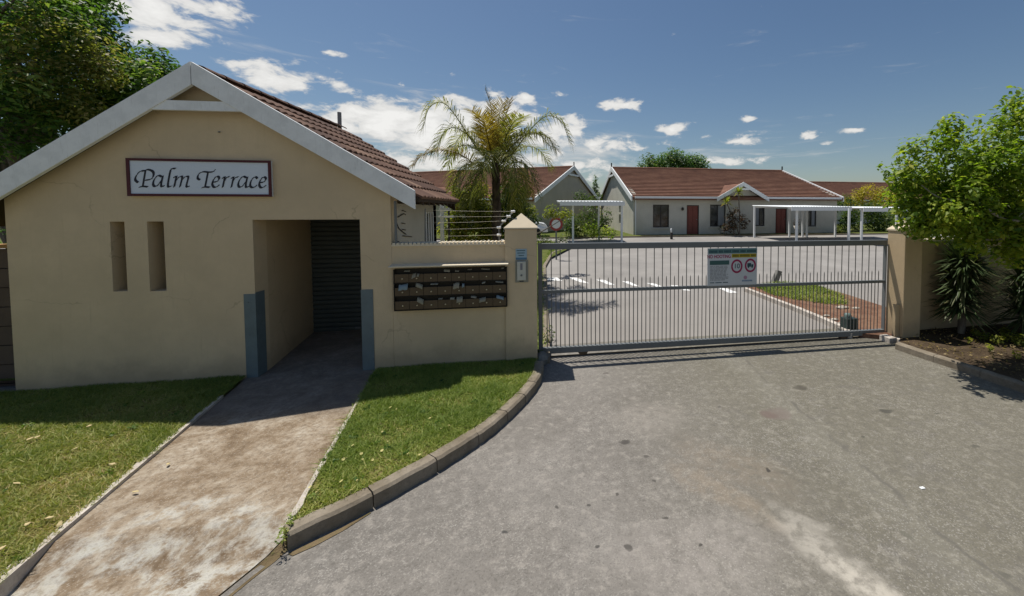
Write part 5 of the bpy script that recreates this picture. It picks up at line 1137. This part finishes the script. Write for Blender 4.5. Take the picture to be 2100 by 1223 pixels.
fr([(1024, 350), (1052, 345), (1075, 360), (1086, 400)], [0, .3, .5, .6], .44, 'frond_dry')
fr([(1012, 342), (990, 312), (962, 280), (932, 262), (908, 275), (894, 312)], [0, -.05, -.1, -.1, -.1, -.1], .64)
fr([(1024, 342), (1046, 305), (1076, 278), (1104, 275), (1128, 300)], [0, -.3, -.5, -.7, -.8], .61)
fr([(1012, 350), (992, 335), (968, 338), (948, 372), (938, 410)], [0, -.4, -.8, -.9, -.9], .56)
fr([(1024, 350), (1048, 336), (1072, 335), (1094, 362), (1104, 400)], [0, -.3, -.5, -.6, -.6], .56)
fr([(1014, 340), (1004, 300), (996, 262), (990, 240)], [0, -.3, -.7, -1.0], .53, 'spear', droop=.1, wid=.015)
fr([(1020, 340), (1030, 300), (1044, 262), (1058, 232)], [0, .2, .4, .5], .53, 'spear', droop=.1, wid=.015)
for _ in range(3):
    a = random.uniform(0, 2*PI); dx, dy = math.cos(a), math.sin(a); h = random.uniform(.5, 1.1); l = random.uniform(.8, 1.5)
    t0 = np.array(top)+[0, 0, -.05]; frond([t0, t0+[dx*l*.3, dy*l*.3, h*.7], t0+[dx*l*.7, dy*l*.7, h], t0+[dx*l, dy*l, h*.75], t0+[dx*l*1.15, dy*l*1.15, h*.2]], .53, mt['frond'])

# shrubs
def shrub(name, label, clumps, dens, size, mat, base, cat='shrub', group=None, **kw):
    t = thing(name, label, cat, base, group); 
    for i in range(3):
        mb = MB(); k = clumps[rng.integers(len(clumps))]; limb(mb, base, k[:3], .025, .008, .15, 4); mb.build('stem', mt['bark'], t)
    leaf_mesh('foliage', *cloud(clumps, dens, size, **kw), mat=mt[mat], parent=t); return t
def px_cl(lst, cr_):
    o = []
    for px, py, Y, rx, rz, n in lst: o += ell(onY(px, py, Y), (rx, rx*.8, rz), n, cr_)
    return o
P = onY(955, 480, 10.8); shrub('garden_shrub', 'yellow green bushy shrub left of the palm trunk behind the wires', px_cl([(955, 440, 10.8, .46, .42, 24), (985, 410, 10.9, .42, .45, 22), (945, 405, 11.2, .3, .25, 10), (965, 475, 10.6, .55, .3, 24), (1010, 455, 10.7, .35, .4, 16), (930, 470, 10.6, .3, .3, 12)], .2), 1700, .095, 'leaf_mixed', (P[0], 10.8, .05))
P = onY(1050, 480, 10.9); shrub('garden_shrub', 'green shrub right of the palm trunk behind the left pillar', px_cl([(1045, 430, 10.9, .35, .6, 24), (1060, 395, 11.2, .25, .3, 10), (1075, 450, 10.8, .3, .35, 14), (1035, 470, 10.9, .5, .25, 14)], .2), 1700, .09, 'leaf_bush', (P[0], 10.9, .05))
P = onY(1078, 480, 12.3); t = shrub('climber', 'arching yellow and orange tinged climber right of palm above pillar', px_cl([(1090, 430, 12.0, .35, .16, 9), (1125, 432, 12.2, .3, .16, 9), (1155, 442, 12.4, .22, .16, 6), (1068, 425, 11.8, .3, .2, 7)], .13), 2000, .085, 'leaf_mixed', (P[0], 12.3, 1.2))
P = onY(1120, 492, 19.6); shrub('low_hedge', 'low green leafy plant at the far kerb just right of the left pillar', px_cl([(1112, 490, 19.6, .5, .22, 10), (1135, 492, 19.6, .42, .20, 9), (1155, 493, 19.7, .25, .12, 4)], .17), 1100, .085, 'leaf_bush', (P[0], 19.6, gz(19.6)), 'plant')
P = onY(1112, 690, 6.5); shrub('low_plant', 'small dark plant squeezed behind the left end of the gate', [(.13, 6.12, .05, .09), (.10, 6.3, .13, .1), (.16, 6.5, .02, .08)], 3000, .05, 'leaf_bush', (.12, 6.2, -.05), 'plant')
P = onY(-20, 470, 8.6); shrub('garden_shrub', 'dark shrub in the gap between the panel wall and the gatehouse', [(P[0]+dx, 8.6, z, .45) for dx in (-1.2, -.7, -.2, .3) for z in (.6, 1.2, 1.8, 2.3)], 420, .12, 'leaf_dark', (P[0], 8.6, 0))
P = onY(1215, 480, 21.5); shrub('garden_shrub', 'bright yellow green shrub under the small left carport', px_cl([(1215, 470, 21.6, .55, .35, 8), (1240, 480, 21.8, .5, .25, 6)], .3), 500, .14, 'leaf_lime', (P[0], 21.6, .45))
P = onY(1200, 450, 23.5); shrub('garden_shrub', 'dark green shrubs along the gable wall behind the small carport', px_cl([(1190, 450, 23.6, .9, .8, 12), (1225, 440, 24.5, .8, .7, 10), (1175, 470, 23, .7, .5, 8), (1212, 408, 25.5, .8, .4, 7)], .38), 420, .16, 'leaf_bush', (P[0], 23.6, .45))
P = onY(1285, 478, 23.3); shrub('low_hedge', 'low clipped green plants before the gable wall of long bungalow', px_cl([(1255, 482, 23.2, .5, .15, 6)], .2), 700, .1, 'leaf_bush', (P[0]-.8, 23.2, .45), 'plant')
# right side: yellow shrub and hedges
P = onY(1780, 480, 27); shrub('flowering_shrub', 'bright golden yellow shrub behind the right carport roof', px_cl([(1785, 402, 27, 1.1, .55, 16), (1815, 410, 27, 1.0, .5, 12), (1760, 415, 27, .8, .35, 8)], .42), 420, .16, 'leaf_yellow', (P[0], 27, .5))
P = onY(1760, 485, 25); shrub('hedge', 'tall dark green hedge seen under the right carport roof', px_cl([(1735, 455, 25, .9, .9, 16), (1775, 450, 25.3, 1.1, 1.1, 20), (1815, 455, 25, 1.1, 1.0, 18), (1735, 418, 26, .8, .5, 9), (1850, 450, 25, 1.2, 1.1, 16)], .45), 380, .17, 'leaf_bush', (P[0], 25, .5), 'hedge')
P = onY(1730, 485, 23.2); shrub('low_hedge', 'small light green plants at the corner of the long bungalow', px_cl([(1722, 478, 23.2, .45, .22, 6)], .22), 600, .11, 'leaf_mixed', (P[0], 23.2, .48), 'plant')
# distant trees
cl = px_cl([(1380, 345, 52, 3.4, 1.6, 30), (1335, 348, 52, 1.9, 1.3, 14), (1430, 345, 52, 1.9, 1.2, 14), (1385, 332, 52, 2.6, 1.0, 16)], 1.0); P = onY(1380, 440, 52)
tree('broadleaf_tree', 'dark rounded tree crown rising behind the long bungalow roof', (P[0], 52, .6), [(cl, 130, .36, 'leaf_dark', {})], .35, (P[0], 52, 3.2), limbs=6)
P = onY(1222, 440, 55); cl = [(P[0]+rng.normal()*.12, 55+rng.normal()*.2, onY(1222, 362+i*4.2, 55)[2], .25+.045*i) for i in range(14)]
tree('cypress_tree', 'slim distant cypress between the two bungalow gables', (P[0], 55, .6), [(cl, 300, .22, 'leaf_dark', {})], .15, (P[0], 55, 2.5), limbs=3)
# background trees closing the horizon between and beyond the houses
for i, (px, Y, w, h, lab) in enumerate([(1000, 60, 5, 2.2, 'distant low trees far behind the palm'), (1900, 60, 7, 2.6, 'distant trees behind the lime green tree'), (760, 40, 5, 2.2, 'distant trees hidden behind the gatehouse roof'), (2200, 45, 7, 3, 'distant trees beyond the right edge of picture')]):
    P = onY(px, 440, Y); cl = ell((P[0], Y, 2.4), (w, 2, h*.7), 26, .9); tree('broadleaf_tree', lab, (P[0], Y, .5), [(cl, 110, .34, 'leaf_bush', {})], .25, (P[0], Y, 1.8), limbs=4)

# rosette plants: yuccas by the wall, dracaena and red shrub by the bungalow
def rosette(mb, att, c, n, l, w, up=(.0, 1.0), mat=None):
    for i in range(n):
        a = i*2.399+random.uniform(-.2, .2); e = random.uniform(-.55, 1.25); d = np.array([math.cos(a)*math.cos(e), math.sin(a)*math.cos(e), math.sin(e)]); L_ = l*random.uniform(.75, 1.1)
        s = np.cross(d, [0, 0, 1.]); s /= np.linalg.norm(s)+1e-6; s = s*w*.5; p0 = np.array(c)+d*.03; p1 = p0+d*L_*.55; p2 = p0+d*L_+np.array([0, 0, -.12*L_*math.cos(e)])
        mb.add([p0-s*.7, p0+s*.7, p1+s, p1-s, p2], [(0, 1, 2, 3), (3, 2, 4)]); v = random.gauss(.4, .22) if e > -.3 else random.gauss(.8, .15); att += [v, v]
def yucca(label, base, heads, trunk, n=110, l=.55, w=.04, mat='yucca', group=None, name='yucca'):
    t = thing(name, label, 'plant', base, group); b = np.array(base, float)
    for h in heads:
        MB().tube(spline([b+[0, 0, -.1], (b+np.array(h))/2+[.02, 0, 0], h], 5), trunk, 8).build('stem', mt['bark'], t)
        mb = MB(); att = []; rosette(mb, att, h, n, l, w)
        o = mb.build('leaf_rosette', mt[mat], t); a = o.data.attributes.new('rnd', 'FLOAT', 'FACE'); a.data.foreach_set('value', np.clip(np.array(att), 0, 1).astype(np.float32))
P = onY(1978, 560, 5.45); yucca('spiky yucca in the bed nearest the right gate pillar', (P[0]-.03, 5.45, 0), [P+[0, 0, -.02], P+[.02, 0, .22], P+[-.02, .02, -.22], P+[-.04, .02, -.45], P+[.0, .02, .1], P+[-.04, .02, -.58]], .05, 170, .56, .034, group='yuccas along the right boundary wall')
P = onY(2105, 590, 5.2); yucca('spiky yucca at the right edge of the picture', (P[0], 5.2, 0), [P, P+[.02, 0, .25], P+[.0, 0, -.28], P+[.0, 0, -.5]], .05, 170, .56, .034, group='yuccas along the right boundary wall')
P = onY(1513, 395, 23.1); yucca('tall thin dracaena rising against the porch gable of bungalow', (onY(1517, 484, 23.1)[0], 23.1, .45), [P+[.05, 0, .0], onY(1490, 416, 23.1)], .035, 60, .5, .06, 'leaf_mixed', name='dracaena')
P = onY(1508, 480, 23.0); shrub('garden_shrub', 'red brown spiky shrub below the dracaena at bungalow window', px_cl([(1508, 450, 23.0, .5, .75, 14), (1530, 455, 23, .35, .5, 6), (1495, 465, 23, .4, .35, 6)], .3), 480, .14, 'leaf_red', (P[0], 23, .45))
# pot plant by the second red door
P = onY(1633, 484, 22.95); PP = thing('potted_plant', 'dark bushy plant in a pale pot beside the right red door', 'plant', (P[0], 22.95, .46))
MB().lathe([(0, 0), (.16, 0), (.11, .12), (.10, .3), (.19, .55), (.17, .55), (.0, .5)], (P[0], 22.95, .46), 14).build('pot', mt['clay'], PP)
leaf_mesh('foliage', *cloud([(P[0], 22.95, 1.25, .25), (P[0]+.05, 22.95, 1.05, .2)], 900, .1), mat=mt['leaf_red'], parent=PP)
P = onG(1377, 491); BL = thing('post_light', 'small dark post light on the kerb before long bungalow', 'lamp', tuple(P)); MB().box((P[0]-.06, P[1]-.06, P[2]-.05), (P[0]+.06, P[1]+.06, P[2]+.38)).build('post', mt['frame'], BL); MB().lathe([(0, 0), (.045, 0), (.045, .22), (0, .24)], (P[0]-.02, P[1], P[2]+.38), 10).build('lamp_head', mt['white'], BL)
# wall lamp by the red door
P = onY(1400, 429, HY-.05); tag(MB().lathe([(0, -.1), (.07, -.08), (.09, .02), (.04, .1), (0, .11)], tuple(P), 10).build('wall_lamp', mt['frame'], None, P), 'small dark wall lamp left of the left red door', 'lamp')

# bed plants
cl = []
for px, py, r in [(2020, 680, .08), (2045, 688, .09), (2070, 682, .09), (2095, 690, .10), (2000, 672, .07), (2060, 672, .08), (2120, 690, .1), (2085, 720, .05), (1990, 690, .04), (2030, 705, .05)]:
    P = onZ(px, py+18, .0); cl.append((P[0], P[1], .07, r)); cl.append((P[0]+.1, P[1]+.08, .06, r*.9))
tag(leaf_mesh('ground_cover', *cloud(cl, 5200, .055), mat=mt['leaf_mixed'], origin=(7, 5, 0)), 'low yellow green ground cover plants in the right bed', 'ground cover')
# dry leaf litter over the bed
poly = np.array([(p[0], p[1]) for p in bed]); n = 2600; q = np.stack([rng.uniform(5.2, 10, n), rng.uniform(2, 5.7, n)], 1); q = q[inpoly(q, poly)]
tag(leaf_mesh('leaf_litter', np.column_stack([q, np.full(len(q), .0)+rng.random(len(q))*.03]), rng.normal(size=(len(q), 3))*.4+[0, 0, 1], rng.uniform(.02, .06, len(q)), rng.random(len(q)), mt['frond_dry'], origin=(7, 4, 0)), 'dry brown leaf litter on the dark soil of the right bed', 'leaf litter')

# lawns: blades
def blades(name, label, poly, dens, h, mat, zf, bias=None, w=.004, box=None, origin=(0, 0, 0)):
    poly = np.array(poly)[:, :2]; a = poly.min(0); b = poly.max(0)
    if box: a = np.maximum(a, box[:2]); b = np.minimum(b, box[2:])
    n = int(dens*(b-a).prod()); q = a+rng.random((n, 2))*(b-a); q = q[inpoly(q, poly)]
    nz = np.sin(q[:, 0]*5.1+1.3*np.sin(q[:, 1]*4.3))*np.sin(q[:, 1]*6.7+1.1*np.sin(q[:, 0]*3.9))+.6*np.sin(q[:, 0]*17+2*np.sin(q[:, 1]*13))*np.sin(q[:, 1]*15)
    keep = rng.random(len(q)) < np.clip(.82+.30*nz, .3, 1); q = q[keep]; nz = nz[keep]; n = len(q)
    hh = h*rng.uniform(.5, 1.35, n)*(1+.25*nz); an = rng.random(n)*2*PI; ln = rng.normal(size=(n, 2))*.95*hh[:, None]
    ww = w*rng.uniform(.7, 1.5, n); z = np.full(n, float(zf)) if not callable(zf) else zf(q[:, 0], q[:, 1]); d = np.stack([np.cos(an)*ww, np.sin(an)*ww, 0*ww], 1); P0 = np.column_stack([q, z])
    V = np.stack([P0-d, P0+d, P0+np.column_stack([ln, hh])], 1).reshape(-1, 3)-np.array(origin)
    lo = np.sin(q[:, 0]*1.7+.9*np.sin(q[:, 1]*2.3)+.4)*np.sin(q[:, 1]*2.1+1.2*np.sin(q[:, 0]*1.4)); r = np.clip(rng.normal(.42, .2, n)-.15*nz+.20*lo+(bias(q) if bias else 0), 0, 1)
    me = bpy.data.meshes.new(name); me.vertices.add(3*n); me.vertices.foreach_set('co', V.astype(np.float32).ravel()); me.loops.add(3*n); me.loops.foreach_set('vertex_index', np.arange(3*n, dtype=np.int32)); me.polygons.add(n); me.polygons.foreach_set('loop_start', np.arange(0, 3*n, 3, dtype=np.int32)); me.update()
    at = me.attributes.new('rnd', 'FLOAT', 'FACE'); at.data.foreach_set('value', r.astype(np.float32)); me.materials.append(mat); me.validate()
    o = bpy.data.objects.new(name, me); o.location = origin; col.objects.link(o); o['kind'] = 'stuff'; return tag(o, label, 'grass')
ll = [(-8, 2.1), (PL(2.1)-.012, 2.1), (PL(5.49)-.02, 5.49), (-8, 5.49)]
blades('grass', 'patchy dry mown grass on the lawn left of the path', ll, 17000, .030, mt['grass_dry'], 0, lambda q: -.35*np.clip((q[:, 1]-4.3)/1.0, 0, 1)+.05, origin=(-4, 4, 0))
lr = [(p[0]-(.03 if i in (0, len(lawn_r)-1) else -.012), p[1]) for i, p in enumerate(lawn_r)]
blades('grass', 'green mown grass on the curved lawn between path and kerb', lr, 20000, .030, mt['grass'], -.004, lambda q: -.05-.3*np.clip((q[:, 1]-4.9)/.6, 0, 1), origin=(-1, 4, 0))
isg = [onG(x, y, .07)[:2] for x, y in [(1548, 588), (1590, 580), (1672, 586), (1730, 608), (1733, 626), (1690, 624), (1625, 614), (1580, 604)]]
blades('grass', 'green grass patch on the island behind the gate', isg, 2600, .07, mt['grass'], lambda x, y: ROAD+SL*np.maximum(0, y-Y0)+.065, w=.011, origin=(6, 9, 0))
vg = [(p[0], p[1]) for p in vin]+[(vin[-1][0]-1, vin[-1][1]), (vin[0][0]-.6, 6.0)]
blades('grass', 'green grass verge along the driveway kerb behind the left pillar', vg, 1500, .06, mt['grass'], lambda x, y: ROAD+SL*np.maximum(0, y-Y0)+.075, w=.011, origin=(0, 9, 0))
wl = []
for poly_, n_, bx in ((ll, 60, (-7, 2.2, -2.8, 5.2)), (lr, 34, (-2.2, 2.9, 0, 5.3))):
    q = np.stack([rng.uniform(bx[0], bx[2], n_*3), rng.uniform(bx[1], bx[3], n_*3)], 1); q = q[inpoly(q, np.array(poly_)[:, :2])][:n_]
    wl += [(x, y, .018, rng.uniform(.018, .05)) for x, y in q]
tag(leaf_mesh('lawn_weeds', *cloud(wl, 14000, .03, flat=.45, up=1.), mat=mt['leaf_mid'], origin=(-3, 4, 0)), 'low broadleaf weeds scattered through the mown lawns', 'weeds')
# weeds at the kerb end
cl = [(onZ(x, y, .0)[0], onZ(x, y, .0)[1], .02, r) for x, y, r in [(588, 1085, .035), (580, 1098, .03), (594, 1070, .03), (640, 1025, .03), (575, 1112, .03)]]
tag(leaf_mesh('weed', *cloud(cl, 26000, .022), mat=mt['grass'], origin=cl[0][:3]), 'tuft of weeds at the front end of the curved kerb', 'weed')
# yellow flowers and pale fallen leaves
fp = [(730, 287), (640, 325), (670, 330), (610, 318), (640, 415), (570, 435), (800, 370), (890, 405), (430, 500), (570, 525), (470, 540), (400, 560), (385, 566), (475, 568), (695, 540), (750, 545), (375, 672), (450, 668), (225, 700), (262, 715), (255, 725), (420, 715), (525, 570), (595, 480), (850, 420)]
fl0 = None
for i, (x, y) in enumerate(fp):
    P = onZ(540+x/2.339, 700+y/2.339, .028)
    if fl0 is None:
        mb = MB(); n = 8
        for k in range(n):
            a0, a1 = 2*PI*k/n, 2*PI*(k+.8)/n; mb.add([(0, 0, 0), (.013*math.cos(a0), .013*math.sin(a0), .004), (.014*math.cos((a0+a1)/2), .014*math.sin((a0+a1)/2), .005), (.013*math.cos(a1), .013*math.sin(a1), .004)], [(0, 1, 2, 3)])
        mb.tube([(0, 0, -.03), (0, 0, 0)], .002, 5); fl0 = mb.build('lawn_flower', mt['petal'], None, (0, 0, 0)); o = fl0
    else: o = fl0.copy(); col.objects.link(o)
    o.location = tuple(P); o.rotation_euler = (random.uniform(-.5, .5), random.uniform(-.5, .5), random.uniform(0, 6)); s = random.uniform(.5, 1.0); o.scale = (s, s, 1)
    tag(o, 'tiny yellow flower in the curved lawn between path and kerb', 'flower', 'yellow flowers in the curved lawn')
lf0 = None
for i, (x, y) in enumerate([(160, 370), (200, 360), (400, 425), (265, 795), (320, 830), (145, 830), (605, 505), (12, 958), (480, 300), (90, 610), (905, 505), (730, 655)]):
    P = onZ(x/2.625, 760+y/2.625, .03 if i < 10 else .004)
    if lf0 is None:
        lf0 = MB().add([(-.022, 0, 0), (-.008, .011, .006), (.012, .009, .003), (.024, 0, .008), (.012, -.010, .002), (-.008, -.011, .005)], [(0, 1, 2, 3, 4, 5)]).build('fallen_leaf', mt['deadleaf'], None, (0, 0, 0)); md = lf0.modifiers.new('thickness', 'SOLIDIFY'); md.thickness = .001; o = lf0
    else: o = lf0.copy(); col.objects.link(o)
    o.location = tuple(P); o.rotation_euler = (random.uniform(-.4, .4), random.uniform(-.4, .4), random.uniform(0, 6))
    tag(o, 'pale fallen leaf on the dry left lawn' if i < 10 else ('pale fallen leaf on the path near the left lawn edge, farther one' if i == 10 else 'pale fallen leaf on the path near the left lawn edge, nearer one'), 'leaf', 'pale fallen leaves left of the path')
for o in bpy.data.objects:
    if '_o' in o: del o['_o']
